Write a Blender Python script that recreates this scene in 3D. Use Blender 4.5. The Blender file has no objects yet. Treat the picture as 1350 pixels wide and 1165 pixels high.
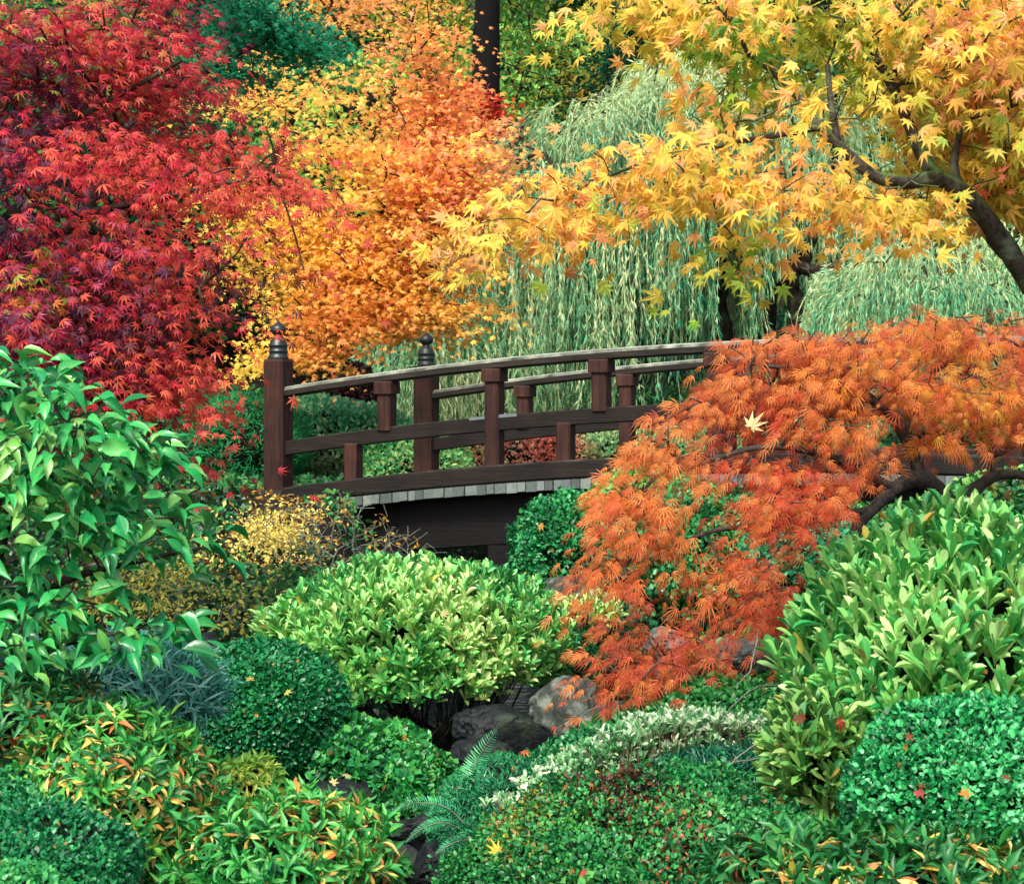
import bpy, math, numpy as np
from math import radians as R, sin, cos, pi

# ------------------------------------------------------------------ camera, sky, sun, exposure
C = bpy.context.scene.collection
SC = bpy.context.scene
F = 2700.0; CAMZ = 1.75
cam_d = bpy.data.cameras.new('camera'); cam = bpy.data.objects.new('camera', cam_d); C.objects.link(cam)
cam.location = (0, 0, CAMZ); cam.rotation_euler = (R(90), 0, 0)
cam_d.sensor_width = 36; cam_d.lens = 36 * F / 1350; cam_d.shift_y = -32.5 / 1350
cam_d.dof.use_dof = True; cam_d.dof.focus_distance = 10; cam_d.dof.aperture_fstop = 18
cam_d.clip_start = .1; cam_d.clip_end = 600
SC.camera = cam
W = bpy.data.worlds.new('World'); SC.world = W; W.use_nodes = True
nt = W.node_tree; sky = nt.nodes.new('ShaderNodeTexSky'); sky.sky_type = 'NISHITA'; sky.sun_disc = False
SUN_EL, SUN_AZ = R(50), R(203)          # azimuth clockwise from +Y: behind the camera, a little to the left
sky.sun_elevation = SUN_EL; sky.sun_rotation = SUN_AZ; sky.dust_density = 4; sky.air_density = 1; sky.ozone_density = .6
bg = nt.nodes['Background']; bg.inputs['Strength'].default_value = .13
nt.links.new(sky.outputs[0], bg.inputs[0])
sl = bpy.data.lights.new('sun', 'SUN'); sl.energy = 2.5; sl.angle = R(14); sl.color = (1, .95, .86)
so = bpy.data.objects.new('sun', sl); C.objects.link(so)
so.rotation_euler = (R(90) - SUN_EL, 0, -SUN_AZ + pi)
SC.view_settings.view_transform = 'Standard'; SC.view_settings.look = 'None'
SC.view_settings.exposure = 1.08; SC.view_settings.gamma = 1

rng = np.random.default_rng(11)
A = np.array

# ------------------------------------------------------------------ maths helpers
def P(px, py, d): return A([(px - 675) / F * d, d, CAMZ + (550 - py) / F * d])
def nz(v): return v / np.maximum(np.linalg.norm(v, axis=-1, keepdims=True), 1e-9)
def gs(n, s=1.0): return rng.normal(0, s, (n, 3))
_nd = [(nz(np.random.default_rng(s).normal(size=(7, 3))), np.random.default_rng(s + 99).uniform(0, 6.28, 7),
        np.random.default_rng(s + 5).uniform(.6, 1.9, 7)) for s in range(20)]
def noise(p, f=1.0, s=0):
    """cheap smooth noise, about -1..1"""
    D, ph, fr = _nd[s % 20]
    q = (p * f) @ D.T * fr * 2 + ph
    a = np.sin(q + 1.3 * np.sin(np.roll(q, 1, axis=-1) * .7))
    return a.mean(-1) * 1.9
def srgb(h):
    h = h.lstrip('#'); c = A([int(h[i:i + 2], 16) / 255 for i in (0, 2, 4)])
    return np.where(c <= .04045, c / 12.92, ((c + .055) / 1.055) ** 2.4)
def grad(cols, p, freq=1.5, rnd=.25, amp=.5, seed=0, bias=0.0):
    cs = A([srgb(c) if isinstance(c, str) else A(c) for c in cols])
    t = .5 + bias + amp * noise(p, freq, seed) + rng.normal(0, rnd, len(p))
    t = np.clip(t, 0, .9999) * (len(cs) - 1)
    i = np.clip(t.astype(int), 0, len(cs) - 2); f = (t - i)[:, None]
    return cs[i] * (1 - f) + cs[i + 1] * f
def accent(col, p, c, r, hexes, prob=.8):
    d = np.linalg.norm((p - c) / A([r, r * 3, r]), axis=1)
    m = rng.random(len(p)) < prob * np.clip(1.4 - d, 0, 1)
    n = m.sum()
    if n:
        hs = A([srgb(h) for h in hexes]); col[m] = hs[rng.integers(0, len(hs), n)] * rng.uniform(.75, 1.2, (n, 1))
    return col
def spots(col, frac, hexes):
    m = rng.random(len(col)) < frac; hs = A([srgb(h) for h in hexes])
    col[m] = hs[rng.integers(0, len(hs), m.sum())] * rng.uniform(.8, 1.2, (m.sum(), 1)); return col

# ------------------------------------------------------------------ object helpers
def prop(o, label=None, cat=None, group=None, kind=None):
    if label: o['label'] = label
    if cat: o['category'] = cat
    if group: o['group'] = group
    if kind: o['kind'] = kind
    return o
def thing(name, label, cat, loc, group=None):
    o = bpy.data.objects.new(name, None); C.objects.link(o); o.location = tuple(float(x) for x in loc)
    o.empty_display_size = .1
    return prop(o, label, cat, group)
def mesh(name, v, f, mat, parent=None, col=None, uv=None, smooth=False, label=None):
    """f: (n,4) quads or (n,3) tris in world coordinates"""
    v = np.asarray(v, float); f = np.asarray(f)
    q = parent
    while q is not None: v = v - A(q.location); q = q.parent
    me = bpy.data.meshes.new(name); k = f.shape[1]
    me.vertices.add(len(v)); me.vertices.foreach_set('co', v.astype(np.float32).ravel())
    me.loops.add(f.size); me.loops.foreach_set('vertex_index', f.astype(np.int32).ravel())
    me.polygons.add(len(f)); me.polygons.foreach_set('loop_start', np.arange(0, f.size, k, dtype=np.int32))
    me.polygons.foreach_set('loop_total', np.full(len(f), k, dtype=np.int32))
    me.polygons.foreach_set('use_smooth', np.full(len(f), bool(smooth)))
    me.update(calc_edges=True)
    if col is not None:
        a = me.attributes.new('col', 'FLOAT_COLOR', 'POINT')
        c4 = np.ones((len(v), 4), np.float32); c4[:, :3] = np.clip(col, 0, 1); a.data.foreach_set('color', c4.ravel())
    if uv is not None:
        l = me.uv_layers.new(name='uv'); l.data.foreach_set('uv', uv[f.ravel()].astype(np.float32).ravel())
    me.materials.append(mat)
    o = bpy.data.objects.new(name, me); C.objects.link(o)
    if parent is not None: o.parent = parent
    if label: o['label'] = label
    return o

# ------------------------------------------------------------------ materials
def newmat(name):
    m = bpy.data.materials.new(name); m.use_nodes = True
    return m, m.node_tree.nodes, m.node_tree.links, m.node_tree.nodes['Principled BSDF']
def leafmat(name, rough=.5, trans=.3, spec=.4, vein=0.0, gain=1.0, blemish=.55):
    m, n, l, b = newmat(name)
    a = n.new('ShaderNodeAttribute'); a.attribute_name = 'col'
    src = a.outputs['Color']
    tc = n.new('ShaderNodeTexCoord')
    no = n.new('ShaderNodeTexNoise'); no.inputs['Scale'].default_value = 60; no.inputs['Detail'].default_value = 3
    l.new(tc.outputs['Object'], no.inputs['Vector'])
    mr = n.new('ShaderNodeMapRange'); mr.inputs['To Min'].default_value = .75 * gain; mr.inputs['To Max'].default_value = 1.25 * gain
    l.new(no.outputs['Fac'], mr.inputs['Value'])
    vm = n.new('ShaderNodeVectorMath'); vm.operation = 'SCALE'; l.new(src, vm.inputs[0]); l.new(mr.outputs[0], vm.inputs['Scale'])
    out = vm.outputs[0]
    sn = n.new('ShaderNodeTexNoise'); sn.inputs['Scale'].default_value = 38; sn.inputs['Detail'].default_value = 4; l.new(tc.outputs['Object'], sn.inputs['Vector'])
    sr = n.new('ShaderNodeMapRange'); sr.inputs['From Min'].default_value = .62; sr.inputs['From Max'].default_value = .74; sr.inputs['To Max'].default_value = blemish; l.new(sn.outputs['Fac'], sr.inputs['Value'])
    sm = n.new('ShaderNodeMix'); sm.data_type = 'RGBA'; l.new(sr.outputs[0], sm.inputs['Factor']); l.new(out, sm.inputs['A']); sm.inputs['B'].default_value = (.16, .085, .03, 1); out = sm.outputs['Result']
    if vein:
        sp = n.new('ShaderNodeSeparateXYZ'); l.new(tc.outputs['UV'], sp.inputs[0])
        s1 = n.new('ShaderNodeMath'); s1.operation = 'SUBTRACT'; l.new(sp.outputs['X'], s1.inputs[0]); s1.inputs[1].default_value = .5
        s2 = n.new('ShaderNodeMath'); s2.operation = 'ABSOLUTE'; l.new(s1.outputs[0], s2.inputs[0])
        # side veins: slanted stripes
        s3 = n.new('ShaderNodeMath'); s3.operation = 'MULTIPLY_ADD'; l.new(s2.outputs[0], s3.inputs[0]); s3.inputs[1].default_value = -1.1
        l.new(sp.outputs['Y'], s3.inputs[2])
        s4 = n.new('ShaderNodeMath'); s4.operation = 'MULTIPLY'; l.new(s3.outputs[0], s4.inputs[0]); s4.inputs[1].default_value = 50
        s5 = n.new('ShaderNodeMath'); s5.operation = 'SINE'; l.new(s4.outputs[0], s5.inputs[0])
        s6 = n.new('ShaderNodeMapRange'); s6.inputs['From Min'].default_value = .75; l.new(s5.outputs[0], s6.inputs['Value']); s6.inputs['To Max'].default_value = .35
        s7 = n.new('ShaderNodeMapRange'); l.new(s2.outputs[0], s7.inputs['Value'])
        s7.inputs['From Min'].default_value = .015; s7.inputs['From Max'].default_value = .06; s7.inputs['To Min'].default_value = 1; s7.inputs['To Max'].default_value = 0
        s8 = n.new('ShaderNodeMath'); s8.operation = 'MAXIMUM'; l.new(s6.outputs[0], s8.inputs[0]); l.new(s7.outputs[0], s8.inputs[1])
        s9 = n.new('ShaderNodeMath'); s9.operation = 'MULTIPLY'; l.new(s8.outputs[0], s9.inputs[0]); s9.inputs[1].default_value = vein
        mx = n.new('ShaderNodeMix'); mx.data_type = 'RGBA'; l.new(s9.outputs[0], mx.inputs['Factor'])
        l.new(out, mx.inputs['A']); mx.inputs['B'].default_value = (.35, .6, .2, 1)
        out = mx.outputs['Result']
    l.new(out, b.inputs['Base Color']); b.inputs['Roughness'].default_value = rough
    b.inputs['Specular IOR Level'].default_value = spec
    t = n.new('ShaderNodeBsdfTranslucent'); l.new(out, t.inputs['Color'])
    ms = n.new('ShaderNodeMixShader'); ms.inputs[0].default_value = trans
    l.new(b.outputs[0], ms.inputs[1]); l.new(t.outputs[0], ms.inputs[2])
    l.new(ms.outputs[0], n['Material Output'].inputs['Surface'])
    return m
M_MAPLE = leafmat('maple_leaf', .5, .48, .35)
M_MAPLE_FAR = leafmat('maple_leaf_far', .6, .55, .2)
M_GLOSS = leafmat('glossy_leaf', .3, .15, .4, vein=.12)
M_RHODO = leafmat('rhododendron_leaf', .42, .22, .5, vein=.14)
M_SMALL = leafmat('small_leaf', .4, .22, .45)
M_SOFT = leafmat('soft_leaf', .6, .35, .3)

def noisemat(name, c1, c2, scale=6, rough=.85, bump=.4, stretch=(1, 1, 1), c3=None, top=None, detail=8, wscale=None, spec=.2):
    m, n, l, b = newmat(name); b.inputs['Specular IOR Level'].default_value = spec
    tc = n.new('ShaderNodeTexCoord'); mp = n.new('ShaderNodeMapping'); mp.inputs['Scale'].default_value = stretch
    l.new(tc.outputs['Object'], mp.inputs['Vector'])
    no = n.new('ShaderNodeTexNoise'); no.inputs['Scale'].default_value = scale; no.inputs['Detail'].default_value = detail; no.inputs['Roughness'].default_value = .65
    l.new(mp.outputs[0], no.inputs['Vector'])
    cr = n.new('ShaderNodeValToRGB'); l.new(no.outputs['Fac'], cr.inputs[0])
    cr.color_ramp.elements[0].position = .32; cr.color_ramp.elements[1].position = .68
    cr.color_ramp.elements[0].color = (*srgb(c1), 1); cr.color_ramp.elements[1].color = (*srgb(c2), 1)
    out = cr.outputs[0]
    if c3:
        n3 = n.new('ShaderNodeTexNoise'); n3.inputs['Scale'].default_value = wscale or scale * .35; n3.inputs['Detail'].default_value = 6
        l.new(tc.outputs['Object'], n3.inputs['Vector'])
        r3 = n.new('ShaderNodeMapRange'); l.new(n3.outputs['Fac'], r3.inputs['Value']); r3.inputs['From Min'].default_value = .52; r3.inputs['From Max'].default_value = .66
        mx = n.new('ShaderNodeMix'); mx.data_type = 'RGBA'; l.new(r3.outputs[0], mx.inputs['Factor']); l.new(out, mx.inputs['A']); mx.inputs['B'].default_value = (*srgb(c3), 1)
        out = mx.outputs['Result']
    if top:   # moss, lichen or weathering that grows on the upward side
        g = n.new('ShaderNodeNewGeometry'); sx = n.new('ShaderNodeSeparateXYZ'); l.new(g.outputs['Normal'], sx.inputs[0])
        n4 = n.new('ShaderNodeTexNoise'); n4.inputs['Scale'].default_value = top[2]; n4.inputs['Detail'].default_value = 5; l.new(mp.outputs[0], n4.inputs['Vector'])
        ad = n.new('ShaderNodeMath'); ad.operation = 'MULTIPLY_ADD'; l.new(n4.outputs['Fac'], ad.inputs[0]); ad.inputs[1].default_value = 1.6; l.new(sx.outputs['Z'], ad.inputs[2])
        r4 = n.new('ShaderNodeMapRange'); l.new(ad.outputs[0], r4.inputs['Value']); r4.inputs['From Min'].default_value = top[1]; r4.inputs['From Max'].default_value = top[1] + .6
        mx = n.new('ShaderNodeMix'); mx.data_type = 'RGBA'; l.new(r4.outputs[0], mx.inputs['Factor']); l.new(out, mx.inputs['A']); mx.inputs['B'].default_value = (*srgb(top[0]), 1)
        out = mx.outputs['Result']
    l.new(out, b.inputs['Base Color']); b.inputs['Roughness'].default_value = rough
    bp = n.new('ShaderNodeBump'); bp.inputs['Strength'].default_value = bump; bp.inputs['Distance'].default_value = .02
    l.new(no.outputs['Fac'], bp.inputs['Height']); l.new(bp.outputs[0], b.inputs['Normal'])
    return m
M_BARK = noisemat('dark_bark', '#1c1512', '#3a2f28', 22, .85, .6, (1, 1, .35), c3='#47503f')
M_GTDARK = noisemat('grey_dark_bark', '#23201f', '#55524a', 35, .85, .6)
M_TWIG = noisemat('twig', '#4a3a2c', '#75684f', 30, .8, .2)
M_GTWIG = noisemat('grey_twig', '#5d6656', '#8c9280', 30, .8, .2)
M_MOSSBARK = noisemat('mossy_bark', '#221d1a', '#4c453d', 40, .85, .7, c3='#5c6652', top=('#4e7038', 1.15, 9))
M_CORE = noisemat('added_shade_core', '#060b06', '#0e1a0c', 45, 1., .9)  # near-black colour stands in for the shade among inner leaves and twigs
M_SOIL = noisemat('forest_soil', '#0e0b07', '#1f170d', 9, .95, .6, c3='#2c3d1c', wscale=1.2)
M_ROCK = noisemat('rock', '#1c211f', '#485049', 16, .85, 1., c3='#6c756a', top=('#36462c', 1.75, 6), wscale=14)
M_ROCKL = noisemat('pale_rock', '#343b38', '#666f69', 16, .85, 1., c3='#8a938a', wscale=12)
M_ROCKD = noisemat('wet_rock', '#0c0e10', '#262a2e', 16, .4, .9, c3='#2a3628', wscale=10)

# ------------------------------------------------------------------ leaf templates: verts (x across, y to tip, z up), quads, uv
def T_maple(angs, lens, w=.16, mid=.42, droop=.25, lift=.03):
    v, f = [], []
    for a, L in zip(angs, lens):
        a = R(a); d = A([sin(a), cos(a), 0]); s = A([cos(a), -sin(a), 0]); k = len(v)
        v += [A([0, 0, lift]), d * mid * L + s * w * L ** .5 + A([0, 0, -.02]), d * L + A([0, 0, -droop * L * L]), d * mid * L - s * w * L ** .5 + A([0, 0, -.02])]
        f.append([k, k + 1, k + 2, k + 3])
    v = A(v); return v, A(f), v[:, :2] * .5 + .5
T_MAP7 = T_maple([0, 36, -36, 74, -74, 115, -115], [1, .9, .9, .7, .7, .38, .38], .125, .38)
T_MAP7S = T_maple([0, 38, -38, 76, -76, 118, -118], [1, .9, .9, .7, .7, .4, .4], .1, .45, .3)
T_MAP5 = T_maple([0, 42, -42, 88, -88], [1, .88, .88, .62, .62], .17, .42, .2)
def T_lace():
    v, f = [], []
    def strip(p0, p1, p2, w):
        k = len(v); d = nz(p2 - p0); s = A([d[1], -d[0], 0]) * w
        v.extend([p0 - s * .4, p0 + s * .4, p1 + s, p1 - s, p2 + s * .15, p2 - s * .15]); f.extend([[k, k + 1, k + 2, k + 3], [k + 3, k + 2, k + 4, k + 5]])
    for a, L in zip([0, 17, -18, 38, -36, 66, -62], [1, .97, .93, .82, .86, .6, .55]):
        a = R(a); d = A([sin(a), cos(a), 0])
        strip(A([0, 0, .0]), d * .5 * L + A([0, 0, .02]), d * L + A([0, 0, -.28 * L * L]), .032)
        if L > .9:
            for q, t in ((1, .5), (-1, .6)):
                e = A([sin(a + q * .5), cos(a + q * .5), 0]); b0 = d * t * L
                strip(b0, b0 + e * .13, b0 + e * .27 + A([0, 0, -.07]), .018)
    v = A(v); return v, A(f), v[:, :2]
T_LACE = T_lace()
def T_blade(widths, ys, fold=.08, curl=.15, wav=0):
    """leaf of two halves folded at the midrib"""
    v, f, uv = [], [], []
    for w, y in zip(widths, ys):
        z = -curl * y * y
        v += [[-w, y, z + fold * w * 2], [0, y, z], [w, y, z + fold * w * 2]]; uv += [[.5 - w, y], [.5, y], [.5 + w, y]]
    for i in range(len(ys) - 1):
        a = 3 * i; f += [[a, a + 1, a + 4, a + 3], [a + 1, a + 2, a + 5, a + 4]]
    return A(v, float), A(f), A(uv, float)
T_CAM = T_blade([.01, .12, .215, .24, .185, .075, .004], [0, .14, .33, .52, .74, .9, 1.05], .35, .3)
T_RHO = T_blade([.02, .055, .125, .155, .11, .01], [0, .25, .55, .75, .92, 1], .3, .12)
T_RHO2 = T_blade([.03, .12, .17, .11, .01], [0, .4, .68, .9, 1], .3, .12)
T_PIE = T_blade([.02, .12, .14, .02], [0, .4, .65, 1], .3, .3)
T_TINY = (A([[0, 0, 0], [.28, .5, .04], [0, 1, -.08], [-.28, .5, .04]], float), A([[0, 1, 2, 3]]), A([[.5, 0], [.8, .5], [.5, 1], [.2, .5]]))
T_ROUND = (A([[0, 0, 0], [.3, .3, .05], [.27, .72, .03], [0, 1, -.06], [-.27, .72, .03], [-.3, .3, .05]], float), A([[0, 1, 2, 5], [5, 2, 3, 4]]), A([[.5, 0], [.8, .3], [.8, .7], [.5, 1], [.2, .7], [.2, .3]]))
T_THIN = (A([[0, 0, 0], [.075, .45, .0], [0, 1, -.12], [-.075, .45, .0]], float), A([[0, 1, 2, 3]]), A([[.5, 0], [.8, .5], [.5, 1], [.2, .5]]))
T_LANCE = T_blade([.01, .05, .045, .004], [0, .35, .7, 1], .1, .35)

def leaves(name, tpl, pos, nrm, tip, size, col, mat, parent, wid=None, smooth=False, label=None):
    V, Q, U = tpl; N = len(pos)
    t = nz(tip); n = nrm - (nrm * t).sum(1, keepdims=True) * t; n = nz(n + 1e-6); b = np.cross(t, n)
    size = np.broadcast_to(size, N).reshape(N, 1, 1); wd = 1 if wid is None else np.asarray(wid).reshape(N, 1, 1)
    v = pos[:, None, :] + size * (V[None, :, 0:1] * wd * b[:, None] + V[None, :, 1:2] * t[:, None] + V[None, :, 2:3] * rng.uniform(.2, 2.3, (N, 1, 1)) * n[:, None])
    f = (Q[None] + (np.arange(N) * len(V))[:, None, None]).reshape(-1, 4)
    uv = np.tile(U, (N, 1))
    return mesh(name, v.reshape(-1, 3), f, mat, parent, np.repeat(col, len(V), 0), uv if tpl[0].shape[0] > 8 else None, smooth, label)

# ------------------------------------------------------------------ wood: tubes and growth
def segs_mesh(p0, p1, r0, r1, k=5):
    d = nz(p1 - p0); up = np.where(np.abs(d[:, 2:3]) > .9, A([[1., 0, 0]]), A([[0., 0, 1]]))
    a = nz(np.cross(d, up)); b = np.cross(d, a); an = np.arange(k) * 2 * pi / k
    ring = a[:, None] * np.cos(an)[None, :, None] + b[:, None] * np.sin(an)[None, :, None]
    v = np.concatenate([p0[:, None] + ring * r0[:, None, None], p1[:, None] + ring * r1[:, None, None]], 1)
    i = np.arange(k); q = np.stack([i, (i + 1) % k, (i + 1) % k + k, i + k], 1)
    f = (q[None] + (np.arange(len(p0)) * 2 * k)[:, None, None]).reshape(-1, 4)
    return v.reshape(-1, 3), f
def smoothpath(pts, n=6, jit=0.0):
    pts = A(pts, float); m = len(pts); out = []
    for i in range(m - 1):
        p0, p1, p2, p3 = pts[max(i - 1, 0)], pts[i], pts[i + 1], pts[min(i + 2, m - 1)]
        for t in np.arange(n) / n:
            out.append(.5 * (2 * p1 + (p2 - p0) * t + (2 * p0 - 5 * p1 + 4 * p2 - p3) * t * t + (3 * p1 - p0 - 3 * p2 + p3) * t ** 3))
    out.append(pts[-1]); out = A(out)
    if jit: out[1:-1] += gs(len(out) - 2, jit)
    return out
def tube(path, radii, k=10, knob=.0):
    n = len(path); r = np.interp(np.linspace(0, 1, n), np.linspace(0, 1, len(radii)), radii)
    d = nz(np.gradient(path, axis=0)); up = A([0.13, .31, 1.]); a = nz(np.cross(d, up)); b = np.cross(d, a)
    an = np.arange(k) * 2 * pi / k
    rr = r[:, None] * (1 + knob * np.sin(3 * an[None] + np.arange(n)[:, None] * .6) * .5 + knob * rng.normal(0, .5, (n, k)))
    v = path[:, None] + (a[:, None] * np.cos(an)[None, :, None] + b[:, None] * np.sin(an)[None, :, None]) * rr[:, :, None]
    f = []
    for i in range(n - 1):
        for j in range(k): f.append([i * k + j, i * k + (j + 1) % k, (i + 1) * k + (j + 1) % k, (i + 1) * k + j])
    f.append([0, 0 + 1, 0 + 2, 0 + 3]) if k == 4 else None
    return v.reshape(-1, 3), A([q for q in f if q is not None])
def join(parts):
    V, Fc, o = [], [], 0
    for v, f in parts: V.append(v); Fc.append(f + o); o += len(v)
    return np.concatenate(V), np.concatenate(Fc)
def grow(skel, targets, step=.3, tw=.004, bend=.15, expo=.45, alpha=.3, rmax=.05):
    """connect each target to the nearest living wood; returns tube segments whose radius grows with what they carry"""
    cap = len(skel) + len(targets) * 30; N = np.zeros((cap, 3)); Pn = np.full(cap, -1); L = np.zeros(cap); n = len(skel)
    N[:n] = skel; s0 = n
    dmin = np.linalg.norm(targets[:, None] - skel[None], axis=2).min(1) if len(targets) * n < 4e6 else np.zeros(len(targets))
    for t in targets[np.argsort(dmin)]:
        c = np.linalg.norm(N[:n] - t, axis=1) + alpha * L[:n]; j = int(c.argmin()); d = np.linalg.norm(t - N[j])
        m = int(min(max(1, math.ceil(d / step)), 25)); ctl = (N[j] + t) / 2 + rng.normal(0, bend * d * .5, 3) + A([0, 0, bend * d * .5])
        prev = j; base = N[j].copy()
        for i in range(1, m + 1):
            u = i / m; q = (1 - u) ** 2 * base + 2 * u * (1 - u) * ctl + u * u * t
            N[n] = q; Pn[n] = prev; L[n] = L[prev] + d / m; prev = n; n += 1
            if n >= cap - 1: break
        if n >= cap - 30: break
    cnt = np.zeros(n); leaf = np.ones(n, bool); pi_ = Pn[s0:n]; leaf[pi_[pi_ >= 0]] = False; cnt[leaf] = 1
    for i in range(n - 1, s0 - 1, -1):
        if Pn[i] >= 0: cnt[Pn[i]] += max(cnt[i], 1)
    r = np.minimum(tw * np.maximum(cnt, 1) ** expo, rmax); i = np.arange(s0, n); pr = Pn[i]
    rp = np.where(pr < s0, r[i], np.minimum(r[pr], r[i] * 1.5))
    return N[pr], N[i], rp, r[i]

# ------------------------------------------------------------------ crowns
def blob(px, py, d, rx, ry, rd): return (P(px, py, d), A([rx / F * d, rd, ry / F * d]))
def sample_blobs(blobs, n, inner=2.0, thr=-9., freq=1.5, seed=3):
    w = A([(b[1][0] * b[1][2]) ** .9 * b[1][1] ** .3 for b in blobs]); w /= w.sum(); pts = []; k = 0
    while k < n:
        i = rng.choice(len(blobs), n, p=w); c = A([blobs[j][0] for j in i]); r = A([blobs[j][1] for j in i])
        p = c + nz(gs(n)) * rng.random((n, 1)) ** (1 / inner) * r
        p = p[noise(p, freq, seed) > thr]; pts.append(p); k += len(p)
    return np.concatenate(pts)[:n]
def sprays(cent, axis_pt, per, s, flat=.3, droop=.4, face=(0, 0, 1), face_w=1., out_w=.5, rn=.5, tipdown=.3, jt=.4, stream=(0, 0, 0)):
    """leaves arranged round spray centres"""
    n = len(cent); c = np.repeat(cent, per, 0); N = len(c)
    o = c - axis_pt; o[:, 2] *= .3; o = nz(o)
    off = gs(N); off[:, 2] *= flat; r2 = (off[:, :2] ** 2).sum(1); off *= s; off[:, 2] -= droop * s * r2 * .5
    tip = nz(off * A([1, 1, .4])) * .8 + o * .7 + A([0, 0, -tipdown]) + A(stream, float) + gs(N, jt)
    nrm = A(face, float) * face_w + o * out_w + gs(N, rn)
    return c + off, nrm, tip
def tree(name, label, cat, base, limbs, blobs, n_spray, per, tpl, size, colfn, mat, spr=.15, thr=-9., gfreq=1.5, seed=3, inner=2., bark=None,
         tw=.004, step=.3, axis=None, group=None, sprkw=None, branch_name='branches', leaf_name='crown', rmax=.05, bend=.15, alpha=.3, clear=None, extra=None, wr=(.75, 1.1), smooth=False, knob=.06):
    root = thing(name, label, cat, base, group)
    bark = bark or M_BARK
    ts = [tube(smoothpath(p, 6), r, 10, knob) for p, r in limbs]
    cent = sample_blobs(blobs, n_spray, inner, thr, gfreq, seed)
    if extra: cent = np.concatenate([cent, sample_blobs(extra[0], extra[1], 2.)])
    sk = np.concatenate([smoothpath(p, 10) for p, r in limbs])
    p0, p1, r0, r1 = grow(sk, cent, step, tw, bend, rmax=rmax, alpha=alpha)
    ts.append(segs_mesh(p0, p1, r0, r1, 5)); v, f = join(ts); mesh('trunk', v, f, bark, root, smooth=True)
    ax = A(axis if axis is not None else base, float)
    pos, nrm, tip = sprays(cent, ax, per, spr, **(sprkw or {}))
    if clear is not None:
        keep = np.ones(len(pos), bool)
        for pl, rad in clear:
            for q in smoothpath(pl, 6):
                dd = pos - q; keep &= ~((np.hypot(dd[:, 0], dd[:, 2]) < rad) & (dd[:, 1] > -1.2) & (dd[:, 1] < .05) & (rng.random(len(pos)) < .6))
        pos, nrm, tip = pos[keep], nrm[keep], tip[keep]
    N = len(pos); sz = size * np.clip(rng.normal(1, .28, N), .4, 1.6)
    leaves(leaf_name, tpl, pos, nrm, tip, sz, colfn(pos), mat, root, wid=rng.uniform(wr[0], wr[1], N), smooth=smooth)
    return root

def ico(n=3):
    t = (1 + 5 ** .5) / 2
    v = [[-1, t, 0], [1, t, 0], [-1, -t, 0], [1, -t, 0], [0, -1, t], [0, 1, t], [0, -1, -t], [0, 1, -t], [t, 0, -1], [t, 0, 1], [-t, 0, -1], [-t, 0, 1]]
    f = [[0, 11, 5], [0, 5, 1], [0, 1, 7], [0, 7, 10], [0, 10, 11], [1, 5, 9], [5, 11, 4], [11, 10, 2], [10, 7, 6], [7, 1, 8], [3, 9, 4], [3, 4, 2], [3, 2, 6], [3, 6, 8], [3, 8, 9], [4, 9, 5], [2, 4, 11], [6, 2, 10], [8, 6, 7], [9, 8, 1]]
    v = [nz(A(x, float)) for x in v]
    for _ in range(n):
        c = {}; g = []
        def mid(a, b):
            k = (min(a, b), max(a, b))
            if k not in c: c[k] = len(v); v.append(nz(v[a] + v[b]))
            return c[k]
        for a, b, d in f:
            x, y, z = mid(a, b), mid(b, d), mid(d, a); g += [[a, x, z], [b, y, x], [d, z, y], [x, y, z]]
        f = g
    return A(v), A(f)
ICO3 = ico(3); ICO4 = ico(5)
def rock(label, px, py, d, rx, ry, rd, mat=None, seed=0, group=None, yaw=0.):
    mat = mat or M_ROCK; c, r = blob(px, py, d, rx, ry, rd); v, f = ICO4
    q = v + seed * 7.1
    s = 1 + .22 * noise(q, .8, seed) + .1 * noise(q, 2.2, seed + 1) + .05 * noise(q, 5, seed + 2) + .03 * noise(q, 11, seed + 3) + .014 * noise(q, 24, seed + 4)
    for k in range(9):      # broken flat faces
        dn = nz(np.random.default_rng(seed * 10 + k).normal(size=3)); h = v @ dn * s; s = np.where(h > .78, s * (.78 + (h - .78) * .15) / np.maximum(h, 1e-3), s)
    w = v * s[:, None] * r * 1.05
    w = w @ A([[cos(yaw), sin(yaw), 0], [-sin(yaw), cos(yaw), 0], [0, 0, 1]])
    w += c
    o = mesh('rock', w - c, f, mat, None, smooth=True); o.location = tuple(c)
    return prop(o, label, 'rock', group)

def mound_pts(c, r, n, bump=.06, freq=3., seed=1, zlo=-.3, layers=.12, yhi=1.):
    """points on a bumpy ellipsoid shell, with outward normals"""
    d = nz(gs(int(n * 3))); d = d[(d[:, 2] > zlo) & (d[:, 1] < yhi)][:n]
    s = 1 + bump * noise(d * r.max(), freq, seed) + bump * .5 * noise(d * r.max(), freq * 2.7, seed + 1)
    depth = 1 - np.abs(rng.normal(0, layers, len(d)))
    p = c + d * r * (s * depth)[:, None]; nr = nz(d / r)
    return p, nr, s
def core(c, r, parent, bump=.06, freq=3., seed=1, k=.86, zlo=-.5, name='added_shade_core', mat=None):  # added solid blob inside a shrub, stops light and sight passing through
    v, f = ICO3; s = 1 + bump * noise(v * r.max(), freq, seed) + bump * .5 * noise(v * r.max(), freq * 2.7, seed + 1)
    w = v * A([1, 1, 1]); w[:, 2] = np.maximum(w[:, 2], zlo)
    return mesh(name, c + w * r * s[:, None] * k, f, mat or M_CORE, parent, smooth=True)
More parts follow.
